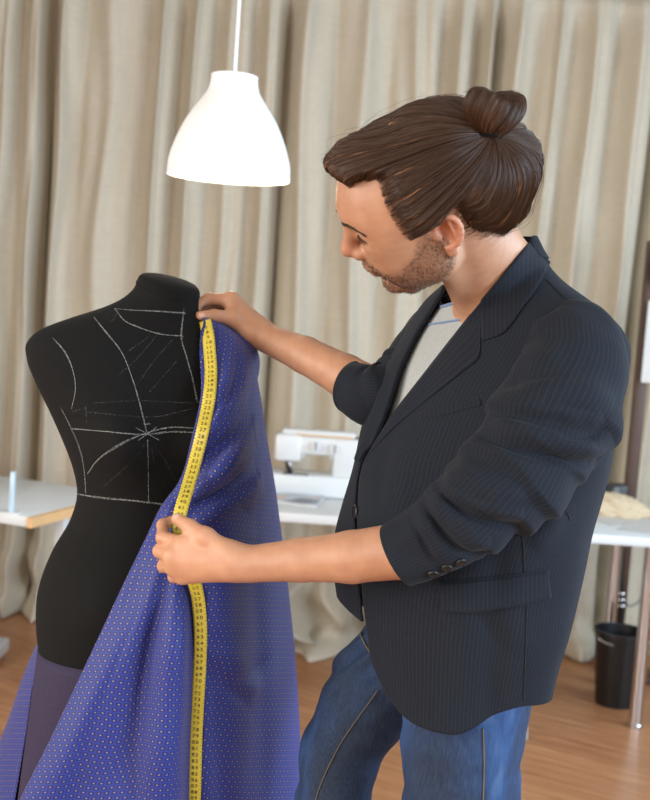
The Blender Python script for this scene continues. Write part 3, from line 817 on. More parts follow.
    for cz in (([(259, 352), (257, 391), (249, 415), (226, 446), (199, 471)], .013, 6.), ([(261, 391), (255, 424), (234, 451), (206, 476), (190, 492)], .014, 6.5), ([(252, 462), (240, 481), (217, 498), (190, 514)], .010, 6.),
               ([(243, 355), (237, 391), (223, 421), (210, 436)], .009, 5.), ([(266, 430), (262, 455), (250, 478), (232, 500)], .009, 7.), ([(286, 655), (262, 672), (236, 688)], .007, 8.), ([(208, 650), (226, 676), (250, 702)], .006, 8.),
               ([(176, 560), (163, 640), (150, 720), (144, 800), (140, 870)], .010, 13.), ([(160, 580), (128, 660), (98, 740), (66, 850)], .009, 12.), ([(212, 590), (222, 660), (228, 740), (232, 850)], .007, 12.), ([(262, 560), (270, 640), (274, 760), (276, 880)], .006, 12.)):
        Pf = Pf+(crease(Pb, cz[0], cz[1], cz[2], False)-Pb)*sst(.93, .72, u)[None, :, None]
    P[:, :nu-3] = Pf[:, :nu-3]
    flat = P.reshape(-1, 3)
    for i, p in enumerate(flat):
        loc, n, fi, ds = FBVH.find_nearest(Vector(p), .25)
        if loc is None: continue
        n = np.array(n); s = (p-np.array(loc)) @ n
        if s < .008 and p[2] > FP[-1, 0, 2]-.005: flat[i] = np.array(loc)+n*(.008 if s > -.05 else .0085)
    for it in range(3):
        Q = P.copy(); Q[1:-1, 1:-1] = .5*P[1:-1, 1:-1]+.125*(P[:-2, 1:-1]+P[2:, 1:-1]+P[1:-1, :-2]+P[1:-1, 2:]); P = Q
    return P, nu
FCn = normals(FP, True)
if ((FP[60]-FP[60].mean(0))*FCn[60]).sum() < 0: FBVH = bvh_of(FP.reshape(-1, 3), grid_faces(*FP.shape[:2], cv=True)[:, ::-1])
CP, CNU = cloth()
_uv = grid_uv(CP, 330)
# shear-free pattern coordinates: cumulative arc length along each row measured from the tape groove
_du = np.linalg.norm(np.diff(CP, axis=1), axis=-1); _u = np.concatenate([np.zeros((len(CP), 1)), np.cumsum(_du, 1)], 1)
_mid = _u[:, [int(CNU*.55)]]
_uu = _u-_mid
_v = _uv.reshape(*CP.shape[:2], 2)[..., 1]
CUV = np.stack([_uu, _v], -1).reshape(-1, 2)
CLOTH = grid_obj('fabric', CP, M_CLOTH, thick=.0012, off=0, uv=CUV)
tag(CLOTH, 'blue dotted cloth draped over the shoulder of the black dress form', 'fabric')
CBVH = bvh_of(CP[:, :CNU].reshape(-1, 3), grid_faces(CP.shape[0], CNU))

# ------------------------------------------------------------------ tape measure
def tape():
    pts = [(205, 320.5), (206.3, 326), (208.5, 337), (209.5, 350), (211, 370), (209.5, 395), (204, 425), (195.5, 460), (187, 490), (181, 510), (178.5, 524), (179.5, 538), (184, 556), (190, 572), (195, 584), (198.5, 602), (200.5, 630), (200, 660), (198, 695), (196, 735), (195, 775), (194, 815), (193, 880)]
    L = np.r_[0, np.cumsum(np.linalg.norm(np.diff(np.array(pts, float), axis=0), axis=1))]
    q = hermite(L, np.array(pts, float), np.linspace(0, L[-1], 320))
    d = []
    for x, y in q:
        l, n = cast(CBVH, x+1, y); d.append(np.nan if l is None else PX(l)[2])
    d = np.array(d); ok = ~np.isnan(d); d = np.interp(np.arange(len(d)), np.where(ok)[0], d[ok]); d0 = np.where(q[:, 1] < 332, 9., d.copy())
    for o_ in (-5, 6):
        for i, (x, y) in enumerate(q):
            l, n = cast(CBVH, x+o_, y)
            if l is not None and y >= 332: d0[i] = min(d0[i], PX(l)[2])
    y = q[:, 1]
    dh = 1.590
    k = np.exp(-np.maximum(np.abs(y-530)-14, 0)**2/(2*26.**2))
    d = d-.005; d = np.where(y < 331, 1.7945, d); d = np.minimum(d, d*(1-k)+dh*k)
    for _ in range(30): d[1:-1] = (d[:-2]+d[2:])/2*.6+d[1:-1]*.4
    for _ in range(3):
        d = np.minimum(d, d0-.0035)
        for _k in range(4): d[1:-1] = (d[:-2]+d[2:])/2*.5+d[1:-1]*.5
    C = W(q[:, 0], q[:, 1], d)
    for _ in range(6): C[1:-1] = (C[:-2]+C[2:])/2*.6+C[1:-1]*.4
    s = np.r_[0, np.cumsum(np.linalg.norm(np.diff(C, axis=0), axis=1))]
    T = nrm(np.gradient(C, axis=0)); view = nrm(CAM_LOC-C)
    # the ribbon lies on the cloth: its face follows the surface, smoothed
    Nn = view+np.array([-.18, 0, 0.05]); S = nrm(np.cross(T, Nn)); 
    if S[0, 0] < 0: S = -S
    Nn = nrm(np.cross(S, T)); Nn *= np.sign((Nn*view).sum(1))[:, None]
    w = .0200
    ou = np.linspace(-.5, .5, 7)
    bow = (1-(2*ou)**2)*.0008
    P = C[:, None]+S[:, None]*(ou*w)[None, :, None]+Nn[:, None]*bow[None, :, None]
    my = plain('yellow_tape', (196, 174, 60), .42, var=.05, scale=60)
    o = grid_obj('tape_measure', P, my, thick=.0006, off=0)
    tag(o, 'yellow measuring tape with black numbers held against the blue cloth', 'tape measure')
    mk = plain('black_ink', (24, 22, 18), .6)
    def at(sv, uo, h=.0012):
        i = np.interp(sv, s, np.arange(len(s))); i0 = np.clip(i.astype(int), 0, len(s)-2); f = (i-i0)[..., None]
        g = lambda A: A[i0]*(1-f)+A[i0+1]*f
        return g(C)+g(S)*uo[..., None]+g(Nn)*(h+(1-(2*uo/w)**2)*.0008)[..., None]
    # digits
    cache = {}
    def digit(ch):
        if ch not in cache:
            c = bpy.data.curves.new('d', 'FONT'); c.body = ch; c.size = 1.; c.resolution_u = 3
            ob = bpy.data.objects.new('d', c); COL.objects.link(ob)
            me = ob.to_mesh(); V = np.array([v.co[:2] for v in me.vertices]); Fc = [list(p.vertices) for p in me.polygons]
            ob.to_mesh_clear(); bpy.data.objects.remove(ob); cache[ch] = (V, Fc)
        return cache[ch]
    s26 = np.interp(424, q[:, 1], s)
    for side in (0,):
        n0 = 26-int(s26/.01)+0
        num = n0
        mb = MB(); tk = MB()
        kmax = int((s[-1]-s26)/.01)+26
        for num in range(n0+1, kmax):
            sc = s26+(num-26)*.01
            if sc < .006 or sc > s[-1]-.006: continue
            st = str(num); hgt = .0082; wd = .0056
            for j, ch in enumerate(st):
                V, Fc = digit(ch)
                x = (V[:, 0]-.28)*hgt*1.05+(j-(len(st)-1)/2)*wd; yv = (V[:, 1]-.35)*hgt
                mb.add(at(sc-yv, x), Fc)
            for uu, ln in ((-.5, .0022), (.5, .0022)):
                for off, l2 in ((.005, ln), (.0, ln*.55)):
                    uo = np.array([uu*w, uu*w-np.sign(uu)*l2, uu*w-np.sign(uu)*l2, uu*w]); sv = sc+off+np.array([-.0004, -.0004, .0004, .0004])
                    tk.add(at(sv, uo), [[0, 1, 2, 3]])
        t1 = mb.build('numbers', mk, o); t2 = tk.build('tick_marks', mk, o)
tape()
# ------------------------------------------------------------------ the man: body
HS = 1.07
def _rm(a):
    cy, sy = math.cos(a[0]), math.sin(a[0]); Rz = np.array([[cy, -sy, 0], [sy, cy, 0], [0, 0, 1]])
    c, s = math.cos(a[1]), math.sin(a[1]); Ry = np.array([[c, 0, s], [0, 1, 0], [-s, 0, c]])
    c, s = math.cos(a[2]), math.sin(a[2]); Rx = np.array([[1, 0, 0], [0, c, -s], [0, s, c]])
    return Rz @ Ry @ Rx
C2W = RC @ np.array([[1, 0, 0], [0, 0, 1], [0, -1, 0.]])        # right/depth/up camera axes -> world
HR = C2W @ _rm(np.radians([171., 27., -45.]))                   # columns: forward, left, up of the head
HO = CAM_LOC + C2W @ np.array([.133, 1.5, .2655])
def HL(p): return np.asarray(p, float)*HS @ HR.T+HO
def H2(P): return (np.asarray(P)-HO) @ HR/HS
MH = HR.T
TF = np.array([-.866, -.5, 0]); TS = np.array([.5, -.866, 0])   # chest forward, his left
PERSON_O = W(462, 600, 1.64); PERSON_O[2] = 0
MAN = empty('person', PERSON_O, 'man with a brown hair bun and dark pinstripe blazer measuring the draped cloth', 'person')
# hands: (px, py, depth) joints
LW = (250, 564, 1.520)
LH = dict(
    thumb=[(230, 553, 1.520), (206, 537, 1.528), (190, 527, 1.545), (177, 519, 1.566)],
    index=[(184, 545, 1.540), (163, 538, 1.566), (163, 525, 1.590), (173, 520, 1.600)],
    middle=[(173, 556, 1.538), (160, 551, 1.572), (166, 542, 1.600), (178, 541, 1.606)],
    ring=[(174, 567, 1.542), (164, 566, 1.576), (172, 558, 1.602), (184, 556, 1.604)],
    little=[(182, 576, 1.548), (174, 577, 1.578), (181, 570, 1.600), (192, 567, 1.600)])
RW = (266, 338, 1.858)
RH = dict(
    thumb=[(250, 332, 1.850), (232, 318, 1.838), (214, 316, 1.820), (200, 316, 1.804)],
    index=[(231, 300, 1.852), (209, 299, 1.846), (198, 304, 1.832), (195, 313, 1.818)],
    middle=[(234, 302, 1.874), (212, 303, 1.872), (203, 309, 1.858), (198, 317, 1.842)],
    ring=[(238, 307, 1.892), (217, 309, 1.892), (209, 315, 1.878), (205, 322, 1.862)],
    little=[(243, 314, 1.905), (225, 318, 1.905), (217, 323, 1.893), (212, 328, 1.880)])
FR = dict(thumb=[.0150, .0122, .0105, .0085], index=[.0118, .0096, .0086, .0072], middle=[.0120, .0098, .0087, .0073], ring=[.0114, .0092, .0082, .0069], little=[.0104, .0082, .0073, .0062])
def body():
    s = SDF()
    c = lambda a, b, ra, rb, k=.012, sub=False: s.cone(HL(a), HL(b), ra*HS, rb*HS, k*HS, sub)
    e = lambda p, r, k=.012, sub=False, M=None: s.ell(HL(p), np.array(r)*HS, MH if M is None else M @ MH, k*HS, sub)
    # trunk (under the clothes)
    s.ell(W(500, 395, 1.66), (.095, .150, .17), np.array([TF, TS, UPI]), .03)
    s.ell(W(466, 555, 1.66), (.088, .125, .18), np.array([TF, TS, UPI]), .05)
    s.ell(W(455, 640, 1.65), (.085, .115, .10), np.array([TF, TS, UPI]), .04)
    sl, sr = W(570, 352, 1.535), W(462, 340, 1.80)
    s.cone(sl, sr, .040, .040, .04)
    # left arm
    el, wl = W(462, 520, 1.43), W(*LW)
    s.cone(sl, el, .042, .038, .03); 
    s.chain([el, W(408, 550, 1.450), W(352, 557, 1.478), W(300, 560, 1.500), wl], [.039, .0375, .0345, .0290, .0250], .02)
    # right arm
    er, wr = W(386, 394, 1.705), W(*RW)
    s.cone(sr, er, .042, .033, .015)
    s.chain([er, W(345, 376, 1.762), W(305, 355, 1.812), wr], [.033, .0345, .0300, .0240], .012)
    for Hn, w0, pr in ((LH, LW, .020), (RH, RW, .019)):
        wv = W(*w0)
        for nm in ('index', 'middle', 'ring', 'little'):
            p = Wl(Hn[nm]); m = wv+(p[0]-wv)*.2
            s.cone(m, p[0], pr*.95, FR[nm][0]*1.12, .012)
            s.chain(p, FR[nm], .005)
            s.ell(p[0]+(wv-p[0])*.02, (FR[nm][0]*1.08,)*3, None, .004)
        p = Wl(Hn['thumb']); s.cone(wv, p[0], pr*.9, .0165, .012); s.chain(p, FR['thumb'], .008)
        s.cone(p[1], Wl(Hn['index'])[0], .0085, .0085, .012)       # web of the thumb
    # neck
    s.cone(HL((-.028, 0, -.02)), W(505, 292, 1.635), .060, .064, .03)
    s.cone(W(505, 292, 1.635), sl+(sr-sl)*.3+[0, 0, -.01], .054, .036, .04); s.cone(W(505, 292, 1.635), sl+(sr-sl)*.7+[0, 0, -.01], .054, .036, .04)
    s.cone(HL((.012, .062, -.035)), W(462, 300, 1.60), .012, .010, .025)   # neck muscle
    # head
    e((-.008, 0, .033), (.097, .076, .073), .03)
    e((.030, 0, .044), (.063, .062, .052), .03)
    e((.036, 0, -.018), (.050, .054, .075), .02)
    e((.066, 0, -.036), (.034, .036, .032), .015)
    for y in (-1, 1):
        c((.012, y*.053, -.050), (.060, y*.026, -.083), .015, .014, .02)
        c((.054, y*.035, -.050), (.022, y*.050, -.046), .0135, .016, .025)
        c((.002, y*.058, .0), (.012, y*.054, -.050), .016, .015, .02)
        e((.046, y*.043, -.012), (.032, .019, .040), .045)
        c((.088, y*.010, .043), (.068, y*.043, .042), .0100, .0095, .012)
        e((.094, y*.033, .022), (.013, .019, .0105), .010, True)
        e((.0735, y*.031, .022), (.0145, .0145, .0135), .004)
        c((.087, y*.022, .0215), (.081, y*.044, .0215), .0030, .0025, .004)         # closed lid edge
        e((.099, y*.0115, -.0150), (.0105, .0085, .0085), .006)
    e((.077, 0, -.084), (.017, .023, .017), .014)
    c((.089, 0, .032), (.1085, 0, -.004), .0070, .0095, .010); e((.1105, 0, -.0085), (.0105, .0095, .0090), .006)
    c((.108, 0, -.013), (.096, 0, -.024), .0055, .0050, .005)
    for y in (-1, 1): e((.103, y*.0072, -.0215), (.0052, .0036, .0030), .003, True)
    e((.094, 0, -.0415), (.0115, .023, .0058), .006); e((.0915, 0, -.0535), (.0110, .020, .0062), .006)
    e((.104, 0, -.0478), (.0085, .024, .0013), .002, True)
    e((.098, 0, -.0650), (.012, .022, .0065), .010, True)
    # ears
    for y in (-1, 1):
        a = math.radians(22)
        Me = np.array([[math.cos(a), -y*math.sin(a), 0.18], [y*math.sin(a), math.cos(a), 0], [-.18, 0, 1]]); Me = np.array([nrm(r) for r in Me])
        o = np.array([-.009, y*.079, .000])
        e(o, (.0180, .0065, .0285), .006, False, Me)
        E = lambda u, v, w: o+Me.T @ np.array([u, v*y, w])
        th = np.linspace(-.55*PI, .88*PI, 12)
        rimp = [E(-.0165*math.cos(t-.15)-.001, .006, .005+.0225*math.sin(t)) for t in th]
        for i in range(11): c(rimp[i], rimp[i+1], .0038, .0038, .003)
        e(E(.002, .0075, .004), (.0105, .0080, .0150), .004, True, Me)
        e(E(-.003, .0085, .016), (.0085, .0045, .0075), .004, True, Me)
        e(E(.000, .003, -.026), (.0085, .0060, .0095), .005, False, Me)
        e(E(.0125, .0035, -.003), (.0055, .0055, .0080), .004, False, Me)
        c(E(-.0115, .006, -.012), E(-.005, .006, .020), .0030, .0030, .003)
    lo = np.array([-.23, 1.28, .70]); hi = np.array([.48, 2.02, 1.78])
    allp = []
    V, Fc = s.mesh(lo, hi, .0021, 1)
    return V, Fc, s
BV, BF, BS = body()
BN = mesh_normals(BV, BF)
def beard_mask(P):
    q = H2(P); x, y, z = q[:, 0], q[:, 1], q[:, 2]
    zl = np.interp(x, [-.02, .004, .016, .030, .045, .062, .080, .094, .105], [.0, .0, .014, .002, -.016, -.031, -.034, -.0265, -.0265])
    m = sst(.012, -.012, z-zl)*sst(-.012, .004, x-1.1*np.clip(-.045-z, 0, 1))*sst(-.128, -.098, z)
    m *= 1-.9*np.exp(-((z+.0478)/.0085)**2-(y/.021)**2)*(x > .085)
    return m*(np.abs(y) < .085)*(x > -.03)
def body_obj():
    q = H2(BV); x, y, z = q.T
    headw = (np.linalg.norm(q-[0, 0, .0], axis=1) < .19)
    bm = beard_mask(BV)*headw*(.85+.15*wav(q, 61, 160.))
    C = np.ones((len(BV), 3))
    base = np.array([.415, .208, .118]); C *= base
    mott = wav(BV, 62, 26.)*.05+wav(BV, 63, 80.)*.03; C *= (1+mott[:, None]*np.array([.7, 1., 1.1]))
    C *= 1-.10*(headw*sst(.02, .06, x))[:, None]
    for Hn in (LH, RH):
        hc = (W(*Hn['middle'][0])+W(*Hn['thumb'][1]))/2; C *= 1+.16*np.exp(-(np.linalg.norm(BV-hc, axis=1)/.075)**4)[:, None]
    # warmer ears, nose tip, knuckles, lips
    red = np.zeros(len(BV))
    red += headw*np.exp(-(((np.abs(y)-.085)/.014)**2+((x+.012)/.022)**2+((z-.004)/.034)**2))*.8
    red += headw*np.exp(-(((x-.112)/.014)**2+(y/.014)**2+((z+.008)/.014)**2))*.5
    for Hn in (LH, RH):
        for nm, jj in Hn.items():
            for jx in (1, 3): red += .35*np.exp(-(np.linalg.norm(BV-W(*jj[jx]), axis=1)/.010)**2)
    C *= 1+np.clip(red, 0, 1)[:, None]*np.array([.10, -.22, -.20])
    for Hn, dx, dy, dd in ((LH, 0, -3, -.006), (RH, 2, -1, -.007)):
        g = np.exp(-(np.linalg.norm((BV-W(Hn['thumb'][3][0]+dx, Hn['thumb'][3][1]+dy, Hn['thumb'][3][2]+dd)), axis=1)/.0055)**4)[:, None]; C += (np.array([.66, .42, .33])-C)*g*.8
    arm = sst(.06, -.02, BV[:, 0]-0)*0
    lip = headw*np.exp(-((z+.0478)/.0075)**2-(y/.020)**2)*(x > .088)
    C += (np.array([.40, .16, .12])-C)*np.clip(lip, 0, 1)[:, None]*.7
    C += (np.array([.060, .034, .022])-C)*(np.clip(bm, 0, 1)*.60)[:, None]
    # scalp under the hair
    sc = headw*sst(.0, .05, z+.25*(-x)+.01)*sst(.075, .055, x)
    o = from_np('body', BV, BF, [], MAN)
    a = o.data.color_attributes.new('tint', 'FLOAT_COLOR', 'POINT')
    a.data.foreach_set('color', np.c_[np.clip(C, 0, 1), np.ones(len(C))].astype(np.float32).ravel())
    t = Nt('skin'); v = t.n('ShaderNodeVertexColor'); v.layer_name = 'tint'
    n = t.noise(t.coord(), 300, 4)
    t.set(color=v.outputs[0], rough=t.math('MULTIPLY_ADD', n, .15, .40), sss=.08, spec=.42)
    t.b.inputs['Subsurface Radius'].default_value = (1, .35, .2); t.b.inputs['Subsurface Scale'].default_value = .003
    vor = t.n('ShaderNodeTexVoronoi'); vor.inputs['Scale'].default_value = 900; t.l(t.coord(), vor.inputs['Vector'])
    t.bump(t.math('ADD', t.math('MULTIPLY', vor.outputs['Distance'], .5), t.noise(t.coord(), 120, 4)), .22, .0012)
    o.data.materials.append(t.m)
    return o
BODY = body_obj()
BBVH = bvh_of(BV, BF)
# ------------------------------------------------------------------ hair
HC0 = np.array([-.005, 0, .036])
HLINE = np.array([(0, 33), (9, 32.5), (17, 34), (27, 38.5), (36, 42), (45, 43), (50, 39), (53, 29), (56.5, 14), (60, -5), (63.5, -16), (68, -13), (72, -5), (77, 1), (84, 4), (94, 4), (103, -2), (109, -13), (113, -36), (120, -46), (134, -53), (158, -57), (180, -58)], float)
_TIE = nrm(np.array([-.106, .044, .036]))
def dir_ae(az, el):
    az, el = np.radians(az), np.radians(el)
    return np.stack([np.cos(el)*np.cos(az), np.cos(el)*np.sin(az), np.sin(el)], -1)
def head_r(d):
    """radius of the bare head along local directions"""
    out = np.empty(len(d)); W0 = HL(HC0); Dw = d @ HR.T
    for i, v in enumerate(Dw):
        o = W0+v*.175
        loc, n, k, ds = BBVH.ray_cast(Vector(o), Vector(-v), .15)
        out[i] = .085 if loc is None else np.linalg.norm(np.array(loc)-W0)/HS
    return np.clip(out, .06, .150)
def hair_T(d):
    az = np.abs(np.degrees(np.arctan2(d[:, 1], d[:, 0]))); el = np.degrees(np.arcsin(np.clip(d[:, 2], -1, 1)))
    back = sst(95, 165, az)
    return .0105+.0225*np.exp(-((az)/46)**2-((el-42)/22)**2)-.002*sst(50, 85, el)+back*(.008+.034*np.exp(-((el+14)/22)**2)+.014*np.exp(-((el+44)/18)**2))
NA, NTT = 300, 64
_h = np.r_[HLINE, (np.array([360, 0])-HLINE[::-1]*[1, -1])[1:-1]*[1, 1]]
_h = np.concatenate([HLINE, np.stack([360-HLINE[::-1, 0], HLINE[::-1, 1]], -1)[1:]])
_hs = np.r_[0, np.cumsum(np.linalg.norm(np.diff(_h*[.8, 1.], axis=0), axis=1))]
def hairline(u):
    a = np.interp(u*_hs[-1], _hs, _h[:, 0]); e = np.interp(u*_hs[-1], _hs, _h[:, 1])
    w = 1.1*np.sin(u*150+1)+.8*np.sin(u*331+2)+.5*np.sin(u*610)
    return dir_ae(a, e+w)
def slerp(a, b, t):
    c = np.clip((a*b).sum(-1, keepdims=True), -1, 1); w = np.arccos(c); s = np.maximum(np.sin(w), 1e-6)
    return (np.sin((1-t)*w)*a+np.sin(t*w)*b)/s
hu = np.arange(NA)/NA
ht = np.linspace(0, 1, NTT)**1.15
HD = slerp(hairline(hu)[None], _TIE[None, None], ht[:, None, None])
_flat = HD.reshape(-1, 3)
HRad = head_r(_flat).reshape(NTT, NA)
for _ in range(5): HRad[1:-1] = (HRad[:-2]+2*HRad[1:-1]+HRad[2:])/4; HRad = (np.roll(HRad, 1, 1)+2*HRad+np.roll(HRad, -1, 1))/4
HT = hair_T(_flat).reshape(NTT, NA)
HR_full = HRad+HT*sst(0, 1, ht[:, None]/(.22-.13*np.exp(-(np.degrees(np.arctan2(hairline(hu)[:, 1], hairline(hu)[:, 0]))/32)**2))[None])**.8+.0010
grv = (wav(np.stack([np.cos(hu*2*PI)*7, np.sin(hu*2*PI)*7], -1), 71, 1.6, 14)[None]*.0022+wav(np.stack([np.cos(hu*2*PI)*22, np.sin(hu*2*PI)*22], -1), 72, 1.6, 14)[None]*.0010)*sst(0, .2, ht)[:, None]*sst(1, .8, ht)[:, None]
HR_full = HR_full+grv
HP = HL((HD*HR_full[..., None]+HC0).reshape(-1, 3)).reshape(NTT, NA, 3)
def hair_mat(name, c0, c1, c2):
    t = Nt(name); uv = t.n('ShaderNodeUVMap').outputs[0]
    n = t.noise(t.mapping(uv, scale=(420, 3, 1)), 1, 3, .6)
    t.set(color=t.ramp(n, [(.36, lin(c0)), (.52, lin(c1)), (.70, lin(c2))]), rough=.5, spec=.22)
    t.bump(n, .5, .0015)
    v = t.sep(uv)[1]; fine = t.noise(t.mapping(uv, scale=(700, 9, 1)), 1, 2, .5)
    a = t.math('ADD', t.math('MULTIPLY', v, 16.), t.math('MULTIPLY_ADD', fine, 2.2, -1.25), clamp=True)
    t.inp(t.b.inputs['Alpha'], a); return t.m
M_HAIR = hair_mat('brown_hair', (36, 23, 15), (100, 66, 42), (192, 138, 92))
def strand_mat(name, rgb):
    t = Nt(name); t.set(color=lin(rgb), rough=.42, spec=.32); return t.m
M_STR = [strand_mat('hair_dark', (60, 39, 25)), strand_mat('hair_brown', (128, 86, 55)), strand_mat('hair_light', (194, 140, 95)), strand_mat('hair_gold', (236, 190, 140))]
HAIR = grid_obj('hair', HP, M_HAIR, MAN, cv=True, uv=np.stack(np.meshgrid(hu, ht), -1).reshape(-1, 2))
def strands(name, curves, rad, mats, mid, parent):
    c = bpy.data.curves.new(name, 'CURVE'); c.dimensions = '3D'; c.bevel_depth = 1.; c.bevel_resolution = 0; c.use_fill_caps = False
    for m in mats: c.materials.append(m)
    for P, r, k in zip(curves, rad, mid):
        s = c.splines.new('POLY'); s.points.add(len(P)-1)
        s.points.foreach_set('co', np.c_[P, np.ones(len(P))].ravel()); s.points.foreach_set('radius', np.asarray(r, float))
        s.material_index = int(k)
    ob = bpy.data.objects.new('tmp', c); COL.objects.link(ob)
    dg = bpy.context.evaluated_depsgraph_get(); me = bpy.data.meshes.new_from_object(ob.evaluated_get(dg))
    bpy.data.objects.remove(ob); me.materials.clear()
    return link(name, me, mats, parent, True)
def hsurf(u, t):
    """hair surface radius by bilinear lookup"""
    j = (u % 1)*NA; i = np.interp(t, ht, np.arange(NTT)); j0 = np.floor(j).astype(int) % NA; i0 = np.clip(i.astype(int), 0, NTT-2); fj = j-np.floor(j); fi = i-i0
    g = HR_full; j1 = (j0+1) % NA
    return (g[i0, j0]*(1-fj)+g[i0, j1]*fj)*(1-fi)+(g[i0+1, j0]*(1-fj)+g[i0+1, j1]*fj)*fi
def comb():
    cs, rs, ms = [], [], []
    for k in range(3600):
        u0 = rng.random(); t0 = rng.uniform(-.012, .02) if rng.random() < .5 else rng.random()**1.5*.6
        n = 16; t = np.linspace(t0, 1., n)
        u = u0+.004*np.sin(t*rng.uniform(2, 7)+rng.uniform(0, 6))*rng.uniform(0, 1)
        h = hairline(u); d = slerp(h, _TIE[None], t[:, None])
        lift = .0006+.0010*rng.random()+(.004*rng.random()*np.sin(PI*np.clip((t-t0)/(1-t0), 0, 1))**2 if rng.random() < .06 else 0)
        r = hsurf(u, t)+lift-.004*np.exp(-((t-t0)/.06)**2)
        if t0 < .02: r[0] -= .003
        cs.append(HL(d*r[:, None]+HC0)); w = rng.uniform(.00024, .00055)
        rs.append(w*np.clip(np.minimum((t-t[0])/.1+.4, 1), 0, 1))
        ms.append(rng.choice(4, p=[.37, .28, .22, .13]))
    # short wavy ends at nape and around the ear, wispy fringe line
    for k in range(420):
        u0 = rng.choice([rng.uniform(.22, .5), rng.uniform(.5, .78)]); h = hairline(np.array([u0]))[0]
        az = math.degrees(math.atan2(h[1], h[0]))
        r0 = float(hsurf(np.array([u0]), np.array([.12]))[0]); d0 = slerp(h[None], _TIE[None], np.array([[.12]]))[0]
        p = d0*r0; dn = nrm(h*.9-d0+np.array([0, 0, -.12])); L = rng.uniform(.012, .036); side = nrm(np.cross(dn, d0)); n = 9; s = np.linspace(0, 1, n)[:, None]
        cu = rng.normal(0, .006); P = p+dn*s*L+d0*(.004*np.sin(s*3)-.006*s)+side*(cu*s**2+.0018*np.sin(s*rng.uniform(4, 9)+rng.uniform(0, 6)))
        cs.append(HL(P+HC0)); rs.append(np.linspace(.00035, .0001, n)); ms.append(rng.choice(4, p=[.45, .40, .12, .03]))
    for k in range(1500):                                            # fine short hair that softens the hairline
        u0 = rng.choice([rng.uniform(0, .30), rng.uniform(.70, 1.)]); n = 9; h = hairline(np.array([u0]))
        t = np.linspace(-rng.uniform(0, .055)**1., rng.uniform(.10, .22), n); d = slerp(h, _TIE[None], t[:, None])
        rs_ = hsurf(u0+0*t, np.maximum(t, 0)); r = np.where(t < 0, rs_-.0005, rs_+.0006); r[0] -= .002
        cs.append(HL(d*r[:, None]+HC0+np.array([0, rng.normal(0, .001), 0]))); rs.append(np.linspace(.00012, .00026, n)); ms.append(rng.choice(3, p=[.45, .4, .15]))
    for k in range(70):                                              # flyaway hairs
        u0 = rng.random(); t = np.linspace(.02, rng.uniform(.3, .9), 14); h = hairline(u0+0*t); d = slerp(h, _TIE[None], t[:, None])
        r = hsurf(u0+0*t, t)+rng.uniform(.004, .013)*np.sin(PI*np.linspace(0, 1, 14)**.7)
        cs.append(HL(d*r[:, None]+HC0)); rs.append(np.full(14, .00012)); ms.append(2)
    strands('strands', cs, rs, M_STR, ms, HAIR)
comb()
M_TIE = plain('black_elastic', (16, 14, 13), .95, spec=.1)
